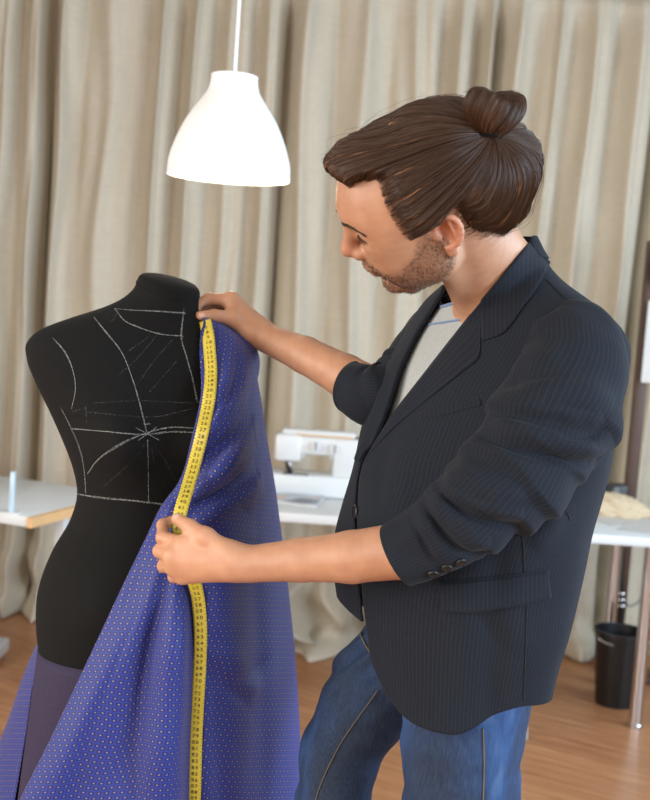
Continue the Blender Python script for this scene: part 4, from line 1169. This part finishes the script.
def bun():
    base = HL(_TIE*(float(HR_full[-1].mean())-.004)+HC0); top = W(PX(base)[0]+6, PX(base)[1]-38, PX(base)[2]-.012)
    A = nrm(top-base); H = np.linalg.norm(top-base)
    Rv = nrm(np.cross(np.cross(A, C2W @ np.array([1., 0, 0])), A)); Dv = np.cross(A, Rv)   # to the right, and in depth
    n, m = 60, 110; s = np.linspace(0, 1, n)[:, None]; th = (np.arange(m)/m*2*PI)[None]
    prof_r = hermite([0, .08, .2, .42, .62, .78, .9, 1.], [.0135, .0160, .0245, .0340, .0360, .0300, .0165, .0055], s[:, 0])[:, None]
    prof_h = hermite([0, .08, .2, .42, .62, .78, .9, 1.], [-.05, .04, .20, .52, .82, 1.02, .98, .74], s[:, 0])[:, None]*H
    lob = np.cos(2*th)*.5+.5
    r = prof_r*(1+.10*np.cos(2*th)*sst(.2, .6, s))*np.where(np.cos(th) > 0, 1.03, .97)
    h = prof_h+H*.17*lob*sst(.45, .8, s)*sst(1.02, .85, s)-H*.06*(1-lob)*sst(.5, .8, s)
    tw = th+.85*s+.12*np.sin(3*th)
    r = r+.0011*wav(np.stack([np.cos(th+0*s)*3, np.sin(th+0*s)*3, s*.8+0*th], -1), 81, 1.3, 12)+.0008*np.sin(th*17+3*s)
    P = base+A*h[..., None]+Rv*(r*np.cos(tw))[..., None]+Dv*(r*np.sin(tw))[..., None]
    o = grid_obj('bun', P, M_HAIR, HAIR, cv=True, uv=np.stack(np.broadcast_arrays(th/2/PI*.35, s+.3), -1).reshape(-1, 2))
    cs, rs, ms = [], [], []
    for k in range(900):
        j = rng.random()*m; j0 = int(j) % m; q = P[:, j0]*(1-(j % 1))+P[:, (j0+1) % m]*(j % 1)
        i0, i1 = sorted(rng.integers(0, n, 2)); 
        if i1-i0 < 12: i0, i1 = 2, n-3
        seg = q[i0:i1:3]; ctr = base+A*H*.5
        seg = seg+nrm(seg-ctr)*rng.uniform(.0003, .0014)
        cs.append(seg); rs.append(np.full(len(seg), rng.uniform(.00022, .0004))); ms.append(rng.choice(4, p=[.26, .42, .25, .07]))
    for k in range(130):                                             # loose tips curling out of the loop
        sd = -1 if rng.random() < .45 else 1
        a = W(PX(base)[0]+3+sd*rng.uniform(1, 10), PX(base)[1]-37+rng.uniform(-3, 4), PX(base)[2]-.028+rng.uniform(-.012, .012)); ln = rng.uniform(.4, 1.)
        mid = a+A*rng.uniform(.008, .018)*ln+Rv*sd*rng.uniform(.006, .014); e = a+Rv*sd*rng.uniform(.018, .036)*ln+A*rng.uniform(-.012, .010)
        t = np.linspace(0, 1, 9)[:, None]; cs.append((1-t)**2*a+2*t*(1-t)*mid+t**2*e); rs.append(np.linspace(.0004, .0001, 9)); ms.append(rng.choice(4, p=[.2, .45, .28, .07]))
    strands('bun_strands', cs, rs, M_STR, ms, HAIR)
    T = (np.arange(41)/40*2*PI)
    ring = base+A*H*.02+Rv*(np.cos(T)*.0155)[:, None]+Dv*(np.sin(T)*.0155)[:, None]
    MB().tube(ring, .0030, 8).build('hair_tie', M_TIE, HAIR, True)
bun()
def face_hair():
    cs, rs = [], []
    q = H2(BV); near = np.linalg.norm(q, axis=1) < .16
    m = beard_mask(BV)*near; idx = np.where(m > .25)[0]
    pick = rng.choice(idx, 3600, p=m[idx]/m[idx].sum())
    for i in pick:
        l = q[i]; dn = HR @ nrm(np.array([.25, 0, -1.])+rng.normal(0, .25, 3)); d = nrm(dn-BN[i]*(dn @ BN[i])+BN[i]*.45); L = rng.uniform(.002, .0042)
        p = BV[i]+rng.normal(0, .0006, 3); cs.append(np.array([p-d*.0005, p+d*L*.6, p+d*L-BN[i]*.0006])); rs.append([.00020, .00017, .00008])
    strands('beard', cs, rs, M_STR[:2], rng.integers(0, 2, len(cs)), MAN)
    for y in (-1, 1):
        cs, rs = [], []
        for k in range(330):
            t = rng.random()*(1 if y > 0 else .55); x = .1005-.030*t**1.5; lat = .010+.040*t; z = .0395+.004*math.sin(t*PI)-.004*t+rng.normal(0, .0016*(1-.4*t))
            o = HL((x+.03, y*lat*1.05, z)); v = nrm(HL((x-.05, y*lat*.8, z))-o)
            loc, n, i, ds = BBVH.ray_cast(Vector(o), Vector(v), .12)
            if loc is None: continue
            n = np.array(n); n = n if n @ v < 0 else -n
            d = HR @ nrm(np.array([-.25, y*1.0, .28*(1-t)-.15])); d = nrm(d-n*(d @ n)+n*.22); L = rng.uniform(.004, .0085)
            p = np.array(loc); cs.append(np.array([p, p+d*L*.6, p+d*L-n*.001])); rs.append([.00040, .00032, .00014])
        strands('eyebrow', cs, rs, M_STR[:2], rng.integers(0, 2, len(cs)), MAN)
        cs, rs = [], []
        for k in range(36):
            t = k/35; o = HL((.130, y*(.020+.027*t), .0195)); v = nrm(HL((.05, y*(.018+.023*t), .0195))-o)
            loc, n, i, ds = BBVH.ray_cast(Vector(o), Vector(v), .12)
            if loc is None: continue
            p = np.array(loc); d = HR @ nrm(np.array([.8, y*(.15+.6*t), -.55])); L = .0065
            cs.append(np.array([p, p+d*L*.6, p+d*L+HR @ np.array([0, 0, .0012])])); rs.append([.00024, .0002, .0001])
        if cs: strands('eyelashes', cs, rs, M_STR[:1], np.zeros(len(cs)), MAN)
face_hair()
# ------------------------------------------------------------------ clothes
def mat_suit():
    t = Nt('pinstripe_wool'); uv = t.n('ShaderNodeUVMap').outputs[0]; s = t.sep(uv)
    n = t.noise(t.coord(), 700, 3); big = t.noise(t.coord(), 14, 3)
    st = t.math('LESS_THAN', t.math('FRACT', t.math('DIVIDE', s[0], .0062)), .17)
    dash = t.math('MULTIPLY_ADD', t.math('GREATER_THAN', t.math('FRACT', t.math('DIVIDE', s[1], .0035)), .45), .5, .5)
    base = t.mix(n, (.0062, .0072, .0096, 1), (.0180, .0212, .0290, 1))
    base = t.mix(t.math('MULTIPLY', big, .3), base, (.013, .015, .021, 1))
    t.set(color=t.mix(t.math('MULTIPLY', t.math('MULTIPLY', st, dash), .20), base, (.055, .066, .088, 1)), rough=.88, spec=.10, sheen=.03)
    t.b.inputs['Sheen Roughness'].default_value = .45
    t.bump(n, .35, .0008); return t.m
M_SUIT = mat_suit()
M_SHIRT = (lambda t: (t.set(color=t.mix(t.noise(t.coord(), 500, 3), lin((128, 130, 128)), lin((182, 183, 180))), rough=.9, spec=.15), t.bump(t.noise(t.coord(), 700, 2), .25, .0006), t.m)[2])(Nt('grey_marl_jersey'))
M_TRIM = plain('blue_trim', (104, 124, 152), .85)
M_BTN = plain('dark_button', (26, 25, 25), .35)
JT = np.array([  # y, left px, right px, depth, width/depth
    (694, 349, 544, 1.62, 1.35), (660, 346, 549, 1.625, 1.35), (600, 338, 560, 1.635, 1.38), (555, 337, 569, 1.64, 1.40), (520, 343, 577, 1.645, 1.42), (480, 353, 587, 1.65, 1.48), (450, 360, 592, 1.65, 1.52), (415, 371, 596, 1.65, 1.6),
    (380, 387, 601, 1.65, 1.75), (350, 405, 606, 1.65, 2.02), (328, 420, 602, 1.65, 2.20), (310, 434, 590, 1.648, 2.15), (295, 446, 574, 1.645, 1.92), (280, 457, 558, 1.64, 1.52), (266, 469, 547, 1.635, 1.3), (252, 480, 540, 1.63, 1.1), (238, 487, 534, 1.62, 1.05)], float)
JY = JT[:, 0]
def jsec(y, phi, scale=1., grow=0.):
    """surface of the trunk: centre row y (array n), phi (n,m) radians"""
    R = hermite(-JY, JT[:, 1:], -np.asarray(y, float))
    c = W((R[:, 0]+R[:, 1])/2, y, R[:, 2]); hw = (R[:, 1]-R[:, 0])/2/F_PX*R[:, 2]
    a = hw/np.sqrt(.75+.25*R[:, 3]**2); b = a*R[:, 3]
    a = a*scale+grow; b = b*scale+grow
    cs, sn = np.cos(phi), np.sin(phi)
    return c[:, None]+TF*(a[:, None]*cs)[..., None]+TS*(b[:, None]*sn)[..., None]
ROLL_N = np.array([(240, 531), (246, 526), (299, 483), (340, 451), (417, 391), (462, 364), (480, 360), (520, 358), (600, 364), (650, 370), (690, 378), (705, 384), (720, 394), (740, 410)], float)
ROLL_F = np.array([(240, 470), (270, 458), (289, 446), (331, 420), (368, 402), (417, 386), (440, 376), (470, 366)], float)
def jacket():
    ny, m = 230, 190
    y = np.linspace(694, 238, ny)
    ph = np.radians(np.linspace(-80, 170, 700))
    S = jsec(y, np.broadcast_to(ph, (ny, 700))); Q = PX(S)
    pn = np.zeros(ny); pf = np.zeros(ny)
    for i in range(ny):
        g = Q[i, :, 0]-np.interp(Q[i, :, 1], ROLL_N[:, 0], ROLL_N[:, 1])
        k = np.where((g[:-1] < 0) & (g[1:] >= 0))[0]
        pn[i] = ph[k[-1]] if len(k) else ph[np.argmin(np.abs(g))]
        g = Q[i, :350, 0]-np.interp(Q[i, :350, 1], ROLL_F[:, 0], ROLL_F[:, 1])
        k = np.where((g[:-1] > 0) != (g[1:] > 0))[0]
        k = k[ph[k] < math.radians(20)] if len(k) else k
        pf[i] = ph[k[-1]] if len(k) else np.nan
    yc = y
    low = yc > 455
    pf[low] = pn[low]-math.radians(3)
    bad = np.isnan(pf); pf[bad] = np.interp(np.where(bad)[0], np.where(~bad)[0], pf[~bad])
    top = yc < 292
    pf[top] = np.minimum(pf[top], np.interp(yc[top], [238, 265, 292], np.radians([-150, -95, math.degrees(pf[~top][-1] if (~top).any() else -1)])))
    for arr in (pn, pf):
        for _ in range(6): arr[1:-1] = (arr[:-2]+2*arr[1:-1]+arr[2:])/4
    u = np.linspace(0, 1, m)
    phi = pn[:, None]+(2*PI+pf-pn)[:, None]*u[None]
    P = jsec(y, phi)
    # folds of the cloth
    N = normals(P); s = np.sign((N*(P-P.mean(1, keepdims=True))).sum()); N = N*s
    Y = y[:, None]; D = np.degrees(phi)
    f = .0035*wav(np.stack([phi*1.1, Y*.006+0*phi], -1), 91, 1.0, 10)*sst(300, 400, Y)
    f += .006*np.sin(phi*5.2+.6+Y*.006)*sst(560, 690, Y)
    f += -.006*np.exp(-((D-62-(Y-560)*.05)/7)**2)*sst(500, 540, Y)           # side dart
    f += .005*np.exp(-((D-100)/18)**2)*np.sin(Y*.05)*sst(440, 480, Y)*sst(600, 520, Y)
    f += .004*np.sin(Y*.075+phi*2.2)*np.exp(-((D-25)/35)**2)*sst(440, 480, Y)*sst(600, 520, Y)
    edge = sst(0, .03, u)*sst(1, .97, u)
    P = P+N*(f*edge[None])[..., None]
    for cz in (([(548, 505), (538, 525), (524, 540)], .005, 7., False), ([(470, 600), (500, 630), (515, 660)], .003, 9., False), ([(400, 440), (388, 480), (384, 515)], .004, 9., False)): P = crease(P, *cz)
    # hem: rises on the far front, rounded near front corner
    dl = D; 
    zh = P[0, :, 2].copy()
    hem = np.zeros(m)
    d0 = D[0]
    hem += .066*np.exp(-np.maximum(d0-d0[0], 0)/6.)
    hem += .112*sst(215, 330, d0)+.045*sst(45, 100, d0)*sst(330, 200, d0)
    tt = (P[:, :, 2]-zh[None])/(P[-1, :, 2]-zh)[None]
    out = np.empty_like(P); ph2 = np.empty_like(phi)
    for j in range(m):
        t0 = hem[j]/(P[-1, j, 2]-zh[j]); tv = t0+(1-t0)*np.linspace(0, 1, ny)
        for k in range(3): out[:, j, k] = np.interp(tv, tt[:, j], P[:, j, k])
        ph2[:, j] = np.interp(tv, tt[:, j], phi[:, j])
    uv = np.stack([ph2*.185, out[..., 2]], -1).reshape(-1, 2)
    o = grid_obj('blazer', out, M_SUIT, MAN, uv=uv, thick=.0035, off=0)
    return o, out
JACKET, JP = jacket()
JBVH = bvh_of(JP.reshape(-1, 3), grid_faces(*JP.shape[:2]))
def patch(name, I, O, n, m, off0, off1, parent, mat, thick=.0028, bulge=0., usc=.0014, rot=False):
    """strip between two pixel polylines laid on the blazer"""
    a, b = cr(np.array(I, float), n), cr(np.array(O, float), n)
    P = np.full((n, m, 3), np.nan)
    for i in range(n):
        for j in range(m):
            t = j/(m-1); x, y = a[i]*(1-t)+b[i]*t
            l, nn = cast(JBVH, x, y)
            if l is not None: P[i, j] = l+nn*(off0+(off1-off0)*t+bulge*math.sin(PI*t))
    # fill rays that pass beside the cloth from their neighbours' depth
    D = PX(np.nan_to_num(P, nan=0.))[..., 2]; D[np.isnan(P[..., 0])] = np.nan
    med = np.nanmedian(D)
    for _ in range(60):
        bad = np.isnan(D)
        if not bad.any(): break
        S = np.zeros_like(D); c = np.zeros_like(D)
        for di, dj in ((1, 0), (-1, 0), (0, 1), (0, -1)):
            q = np.full_like(D, np.nan); src = D[max(0, -di):n-max(0, di), max(0, -dj):m-max(0, dj)]
            q[max(0, di):n-max(0, -di), max(0, dj):m-max(0, -dj)] = src
            ok = ~np.isnan(q); S[ok] += q[ok]; c[ok] += 1
        g = bad & (c > 0); D[g] = S[g]/c[g]
    for _ in range(2):
        Q = D.copy(); Q[1:-1, 1:-1] = (D[1:-1, 1:-1]*4+D[:-2, 1:-1]+D[2:, 1:-1]+D[1:-1, :-2]+D[1:-1, 2:])/8; D = Q
    t = np.linspace(0, 1, m)[None, :, None]
    xy = a[:, None]*(1-t)+b[:, None]*t
    for i in range(n):
        for j in range(m):
            l, nn = cast(BBVH, *xy[i, j])
            if l is not None: D[i, j] = min(D[i, j], PX(l)[2]-.0045-.003*j/(m-1))
    P = W(xy[..., 0], xy[..., 1], D)
    Ld = np.linalg.norm(np.diff(xy, axis=1), axis=-1).mean()*(m-1)*usc
    uv = np.stack(np.meshgrid(np.linspace(0, Ld, m), np.arange(n)/n*.2), -1)
    if rot: uv = (xy*usc*np.array([1, -1]))
    return grid_obj(name, P, mat, parent, thick=thick, off=0, uv=uv.reshape(-1, 2))
patch('lapel', [(483, 299), (470, 315), (451, 340), (420, 380), (391, 417), (375, 443), (365, 460)], [(481, 340), (479, 357), (462, 372), (425, 402), (390, 432), (372, 452), (364, 464)], 60, 12, .003, .0062, JACKET, M_SUIT)
patch('collar', [(481, 300), (496, 283), (511, 265), (524, 249), (531, 240)], [(482, 341), (503, 333), (522, 308), (541, 281), (550, 262)], 50, 12, .004, .0085, JACKET, M_SUIT, rot=True)
def far_lapel():
    # the far lapel, folded along the far edge of the opening
    ny = JP.shape[0]; E = JP[:, -1]; I2 = JP[:, -26]
    pe = PX(E); i0 = np.argmin(np.abs(pe[:, 1]-462)); i1 = np.argmin(np.abs(pe[:, 1]-288))
    idx = np.linspace(i0, i1, 50).astype(int); w = np.linspace(.1, 1, 50)**.6
    n, m = 50, 9; P = np.zeros((n, m, 3)); Nn = normals(JP); Nn *= np.sign((Nn*(JP-JP.mean(1, keepdims=True))).sum())
    for r, (i, ww) in enumerate(zip(idx, w)):
        L = np.r_[0, np.cumsum(np.linalg.norm(np.diff(JP[i, ::-1], axis=0), axis=1))]; wd = .058*ww
        for j in range(m):
            t = j/(m-1); k = np.interp(t*wd, L, np.arange(len(L))); k0 = int(k); f = k-k0; jj = JP.shape[1]-1-k0
            P[r, j] = JP[i, jj]*(1-f)+JP[i, max(jj-1, 0)]*f+Nn[i, jj]*(.003+.004*t)
    grid_obj('lapel', P, M_SUIT, JACKET, thick=.0028, off=0)
    # collar round the back of the neck
    rows = []; top = JP[-1]; phs = np.arange(JP.shape[1])
    a = slice(2, JP.shape[1]-1); m2 = JP.shape[1]-3; n2 = 10; P = np.zeros((n2, m2, 3))
    _w = sst(-6, 40, np.arange(m2))[:, None]
    for r in range(n2):
        t = r/(n2-1); src = JP[JP.shape[0]-1-int(t*11), a]; nn = Nn[JP.shape[0]-1-int(t*11), a]
        src = top[a]*(1-_w)+src*_w; P[r] = src+nn*(.003+.003*t*_w)+np.array([0, 0, .003*(1-t)])
    grid_obj('collar', P, M_SUIT, JACKET, thick=.0028, off=0)
far_lapel()
# pocket flap, welt pocket and seams
patch('pocket_flap', [(439, 584), (470, 581), (500, 578), (525, 575), (548, 572)], [(443, 612), (470, 613), (500, 609), (525, 604), (551, 598)], 40, 10, .003, .0105, JACKET, M_SUIT, rot=True, thick=.004)
patch('pocket_welt', [(438, 582), (470, 579), (500, 576), (525, 573), (549, 570)], [(438, 586), (470, 583), (500, 580), (525, 577), (549, 574)], 30, 4, .003, .003, JACKET, M_SUIT, rot=True)
patch('breast_pocket', [(420, 413), (440, 409), (460, 404), (481, 399)], [(421, 420), (440, 417), (460, 411), (482, 406)], 30, 5, .0018, .0026, JACKET, M_SUIT, rot=True)
M_SEAM = plain('dark_thread', (14, 15, 18), .9)
for pts in ([(520, 512), (523, 545), (524, 574)], [(526, 606), (525, 650), (523, 700)], [(549, 478), (560, 500), (569, 520)], [(546, 281), (556, 291), (566, 301), (578, 312)]):
    A, N = cast_line(JBVH, pts, 3, .0024)
    if len(A) > 3: MB().tube(A, .0008, 6).build('seam', M_SEAM, JACKET, True)
def button(P, N, r=.0085, parent=None):
    z = nrm(N); x = nrm(np.cross(z, [0, 0, 1])); y = np.cross(z, x)
    M = Matrix([[x[i], y[i], z[i], P[i]] for i in range(3)]+[[0, 0, 0, 1]])
    return MB().lathe([(0, 0), (r, 0), (r*1.02, r*.2), (r*.9, r*.36), (r*.6, r*.26), (0, r*.26)], k=20, M=M).build('button', M_BTN, parent, True)
_l, _n = cast(JBVH, 361, 512)
if _l is not None: button(W(356, 512, PX(_l)[2]+.015), np.array([-.95, -.25, 0]), .0105, JACKET)

def sleeve(C, R, name, wr, seam_u=0., ell=1., n=300, m=170, creases=()):
    q = hermite(np.r_[0, np.cumsum(np.linalg.norm(np.diff(C, axis=0), axis=1))], np.c_[C, R], np.linspace(0, np.linalg.norm(np.diff(C, axis=0), axis=1).sum(), n))
    Cc, Rr = q[:, :3], q[:, 3]; T, N0, B0 = frames(Cc)
    # reference direction: towards the camera
    vw = nrm(CAM_LOC-Cc); N = nrm(vw-T*(vw*T).sum(1, keepdims=True)); B = np.cross(T, N)
    s = np.r_[0, np.cumsum(np.linalg.norm(np.diff(Cc, axis=0), axis=1))]; sl = s/s[-1]
    th = np.arange(m)/m*2*PI
    Sg, Th = np.meshgrid(sl, th, indexing='ij')
    r = Rr[:, None]*(1+(ell-1)*np.sin(th)[None]**2)+wr(Sg, Th)
    P = Cc[:, None]+r[..., None]*(np.cos(th)[None, :, None]*N[:, None]+np.sin(th)[None, :, None]*B[:, None])
    for cz in creases: P = crease(P, *cz)
    # turn the end of the sleeve inwards
    inn = [Cc[-1]+(P[-1]-Cc[-1])*k-T[-1]*d for k, d in ((.985, -.0015), (.955, -.001), (.94, .006), (.93, .03))]
    P = np.concatenate([P, np.array(inn)]); 
    uv = np.stack(np.broadcast_arrays(th[None]*.065, np.r_[s, s[-1]+np.arange(1, 5)*.002][:, None]), -1).reshape(-1, 2)
    return grid_obj(name, P, M_SUIT, JACKET, cv=True, uv=uv), P
def ridge(x, w): return np.exp(-(x/w)**2)
def crest(x, w): return np.where(x < 0, np.exp(-(x/(w*2.2))**2), np.exp(-(x/(w*.55))**2)-.35*(1-np.exp(-(x/(w*.55))**2))*np.exp(-(x/(w*2.2))**2))
def wr_left(S, T):
    Q = np.stack([np.cos(T)*.6, np.sin(T)*.6, S*2.2], -1)
    f = .0030*wav(Q, 101, 1.0, 10)+.0012*wav(Q, 102, 2.6, 10)
    # soft pulls on the upper arm
    f += .0040*np.sin(S*19-2.2*np.sin(T-.3)+.5)*ridge(S-.27, .13)*(.5+.5*np.cos(T+.6))
    wob = .012*np.sin(2*T+1.)+.006*np.sin(3*T)
    # the pushed up sleeve steps over itself at the bend, then bunches above the cuff
    f += .0145*crest(S-.455-.055*np.sin(T)-wob, .040)*(.55+.45*np.cos(T-.5))
    f += .0120*crest(S-.640-.020*np.sin(T)+wob, .030)*(.30+.70*(.5+.5*np.cos(T+.9)))
    f += .0125*crest(S-.725-.030*np.sin(T)-wob*.8, .026)*(.25+.75*(.5+.5*np.cos(T+1.2)))
    f += .0070*crest(S-.800-.025*np.sin(T)+wob*.6, .022)*(.2+.8*(.5+.5*np.cos(T+1.0)))
    f += .0060*crest(S-.560-.045*np.sin(T)+wob, .024)*(.5+.5*np.cos(T+2.2))
    f += .016*ridge(S-.40, .06)*np.exp(-((T-1.5*PI)/.6)**2)
    return f*sst(0, .06, S)*sst(1.005, .94, S)
LSC = Wl([(552, 318, 1.575), (575, 340, 1.530), (574, 366, 1.492), (559, 400, 1.462), (534, 444, 1.440), (502, 484, 1.425), (464, 516, 1.420), (430, 539, 1.430), (398, 555, 1.444)])
SLE, SLP = sleeve(LSC, np.array([.040, .0625, .0722, .0735, .0715, .0655, .056, .0480, .0435]), 'sleeve', wr_left, creases=[
    ([(474, 427), (500, 436), (530, 446), (562, 454), (592, 458), (616, 446)], .0145, 7.), ([(438, 480), (452, 497), (470, 510), (497, 519), (523, 522)], .0105, 6.),
    ([(426, 497), (436, 516), (450, 534), (470, 550), (492, 548)], .0095, 5.5), ([(450, 470), (475, 490), (505, 500), (536, 500)], .0070, 6.), ([(412, 514), (424, 535), (436, 556), (448, 568)], .0050, 5.),
    ([(488, 384), (510, 377), (535, 372), (566, 368)], .0055, 8.), ([(520, 402), (550, 398), (585, 404), (612, 412)], .0050, 8.), ([(498, 350), (520, 336), (545, 330)], .0040, 8.), ([(560, 430), (585, 432), (606, 424)], .0050, 6.)])
SBVH = bvh_of(SLP.reshape(-1, 3), grid_faces(*SLP.shape[:2], cv=True))
for x, y in ((433, 574), (447, 568), (461, 562)):
    l, n = cast(SBVH, x, y)
    if l is not None: button(l, n, .0072, SLE)
def wr_right(S, T):
    f = .002*wav(np.stack([np.cos(T)*.6, np.sin(T)*.6, S*1.6], -1), 105, 1.2, 10)
    for s0, a, w in ((.55, .006, .03), (.68, .006, .025), (.80, .005, .022)):
        x = S-s0-.04*np.sin(T); f += a*(ridge(x, w)-.7*ridge(x-w*1.6, w*.8))
    return f*sst(0, .06, S)*sst(1.005, .97, S)
RSC = Wl([(470, 322, 1.80), (455, 336, 1.80), (430, 362, 1.765), (402, 390, 1.725), (377, 396, 1.709), (352, 387, 1.742)])
sleeve(RSC, np.array([.055, .068, .066, .056, .048, .0425]), 'sleeve', wr_right, n=110)

# ------------------------------------------------------------------ grey v neck shirt
NECK = np.array([(405, 262), (440, 286), (442, 307), (462, 301), (480, 296), (498, 286), (520, 262), (560, 225)], float)
def shirt():
    ny, m = 150, 150; y = np.linspace(606, 240, ny); ph = np.linspace(0, 2*PI, m, endpoint=False)-PI
    P = jsec(y, np.broadcast_to(ph, (ny, m)), .93, -.004)
    P += nrm(P-P.mean(1, keepdims=True))*(.003*wav(P, 111, 6.))[..., None]
    Q = PX(P); out = np.empty_like(P)
    for j in range(m):
        yl = np.interp(Q[:, j, 0], [400, 438, 442, 462, 480, 498, 520, 540], [290, 290, 307, 301, 296, 288, 272, 262])
        ab = np.where((Q[:, j, 1] < yl) & (y < 330))[0]
        e = ab[0] if len(ab) else ny-1
        if 0 < e < ny-1:
            g0, g1 = (Q[e-1, j, 1]-yl[e-1]), (Q[e, j, 1]-yl[e]); e = e-1+g0/max(g0-g1, 1e-6)
        if ph[j] > 1.9 or ph[j] < -1.1: e = int(np.argmin(np.abs(y-288)))
        t = np.linspace(0, e, ny)
        for k in range(3): out[:, j, k] = np.interp(t, np.arange(ny), P[:, j, k])
    top = out[-1].copy()
    for _ in range(2): top = (np.roll(top, 1, 0)+2*top+np.roll(top, -1, 0))/4
    o = grid_obj('shirt', out, M_SHIRT, MAN, cv=True, thick=.001, off=0)
    N = nrm(out[-1]-out[-1].mean(0))*[1, 1, .2]
    for back, r, mt in ((0, .0026, M_TRIM), (10, .0018, M_TRIM)):
        ln = out[-1-back].copy()+N*.0018
        ln = np.r_[ln, ln[:1]]
        MB().tube(ln, r, 6).build('neckband', mt, o, True)
shirt()

# ------------------------------------------------------------------ jeans and shoes
def jeans():
    s = SDF()
    hn, hf = W(474, 640, 1.57), W(428, 640, 1.71)
    s.ell(W(452, 622, 1.645), (.100, .150, .13), np.array([TF, TS, UPI]), .03)
    kn = W(455, 1000, 1.56); an = W(462, 1330, 1.60); an[2] = .10
    s.chain([hn, W(463, 735, 1.565), W(461, 800, 1.56), kn, an], [.098, .085, .081, .068, .052], .03)
    kf = W(330, 842, 1.66); af = W(352, 1190, 1.72); af[2] = .10
    s.chain([hf, W(380, 680, 1.715), W(341, 748, 1.70), kf, af], [.088, .076, .060, .056, .050], .018)
    lo = np.minimum(np.minimum(af, an), kf)-.16; lo[2] = .06; hi = np.maximum(hn, hf)+.2; hi[2] = hn[2]+.16
    V, Fc = s.mesh(lo, hi, .006, 2)
    N = mesh_normals(V, Fc)
    q = PX(V)
    kx = np.exp(-(np.linalg.norm(V-kf, axis=1)/.12)**2)
    w = .0020*wav(V*[1, 1, 2.2], 121, 7.)+.006*kx*wav(V*[.6, .6, 2.0], 122, 10.)
    w += .005*np.exp(-((q[:, 1]-650)/35)**2)*np.sin(q[:, 1]*.30+q[:, 0]*.22)
    V = V+N*w[:, None]
    t = Nt('worn_denim'); c = t.coord()
    n = t.noise(c, 900, 2); b = t.noise(t.mapping(c, scale=(1, 1, .45)), 9, 4, .6, .6)
    tw = t.noise(t.mapping(c, scale=(500, 500, 60), rot=(.5, .3, 0)), 1, 2)
    col = t.ramp(b, [(.36, (.0035, .008, .022, 1)), (.5, (.006, .018, .055, 1)), (.62, (.014, .050, .150, 1)), (.78, (.10, .16, .26, 1))])
    t.set(color=t.mix(t.math('MULTIPLY', tw, .22), col, (.16, .21, .30, 1)), rough=.85, spec=.2); t.bump(n, .3, .0008)
    o = from_np('jeans', V, Fc, t.m, MAN); J = bvh_of(V, Fc)
    th = plain('stitching', (96, 84, 70), .9)
    for pts in ([(378, 690), (360, 715), (340, 745), (325, 775), (316, 800), (312, 830)], [(483, 728), (484, 760), (483, 800), (482, 840)]):
        A, Nn = cast_line(J, pts, 3, .0012)
        if len(A) > 3: MB().tube(A, .0009, 6).build('side_seam', th, o, True)
    A, Nn = cast_line(J, [(356, 612), (360, 630), (366, 645), (372, 655)], 2, .0015)
    if len(A) > 3: MB().tube(A, .0015, 6).build('fly_stitching', th, o, True)
    # belt with hanging end
    A, Nn = cast_line(J, [(337, 640), (345, 622), (358, 612), (380, 610), (410, 612)], 3, .003)
    if len(A) > 3:
        V2, F2 = strip(A, Nn, .030); from_np('belt', V2, F2, M_BLACKP, o).modifiers.new('s', 'SOLIDIFY').thickness = .003
    for a, fw in ((an, TF), (af, TF)):
        c = np.array([a[0], a[1], 0]); k = 40
        n, m = 26, 24; u = np.linspace(0, 1, n); cx = -.09+.29*u
        wd = hermite([0, .1, .35, .65, .85, 1], [.012, .032, .036, .046, .036, .006], u); ht_ = hermite([0, .12, .4, .6, .85, 1], [.04, .085, .09, .06, .042, .012], u)
        thh = np.arange(m)/m*2*PI; sd = np.array([-fw[1], fw[0], 0])
        P = c+fw*cx[:, None, None]+sd*(wd[:, None]*np.cos(thh))[..., None]+UPI*np.maximum(ht_[:, None]*(.5+.5*np.sin(thh)), .0)[..., None]+UPI*.002
        grid_obj('shoe', P, M_BLACKP, MAN, cv=True)
jeans()
# ------------------------------------------------------------------ light
def area(name, loc, rot, sx, sy, e, col):
    l = bpy.data.lights.new(name, 'AREA'); l.shape = 'RECTANGLE'; l.size = sx; l.size_y = sy; l.energy = e; l.color = col
    o = bpy.data.objects.new(name, l); COL.objects.link(o); o.location = loc; o.rotation_euler = rot; return o
for k, (a0, a1, z0, z1) in enumerate(WR):
    area('daylight', (XR+.05, (a0+a1)/2, (z0+z1)/2), (0, PI/2, 0), z1-z0-.1, a1-a0-.1, (330, 140)[k], (.62, .81, 1))
for k, (a0, a1, z0, z1) in enumerate(WB):
    area('daylight', ((a0+a1)/2, YB-.05, (z0+z1)/2), (PI/2, 0, 0), a1-a0-.1, z1-z0-.1, (90, 6)[k], (1., .97, .94))
for (a0, a1, z0, z1) in WLF:
    area('daylight', (XL-.05, (a0+a1)/2, (z0+z1)/2), (0, -PI/2, 0), z1-z0-.1, a1-a0-.1, 230, (1., .96, .91))
w = bpy.data.worlds.new('World'); SC.world = w; w.use_nodes = True
w.node_tree.nodes['Background'].inputs[0].default_value = (.9, .95, 1, 1); w.node_tree.nodes['Background'].inputs[1].default_value = 1.
SC.view_settings.view_transform = 'Standard'; SC.view_settings.look = 'None'; SC.view_settings.gamma = 1; SC.view_settings.use_curve_mapping = False
SC.view_settings.exposure = -0.58
try:
    SC.cycles.use_denoising = True; SC.cycles.max_bounces = 6; SC.cycles.caustics_reflective = False; SC.cycles.caustics_refractive = False
except Exception: pass
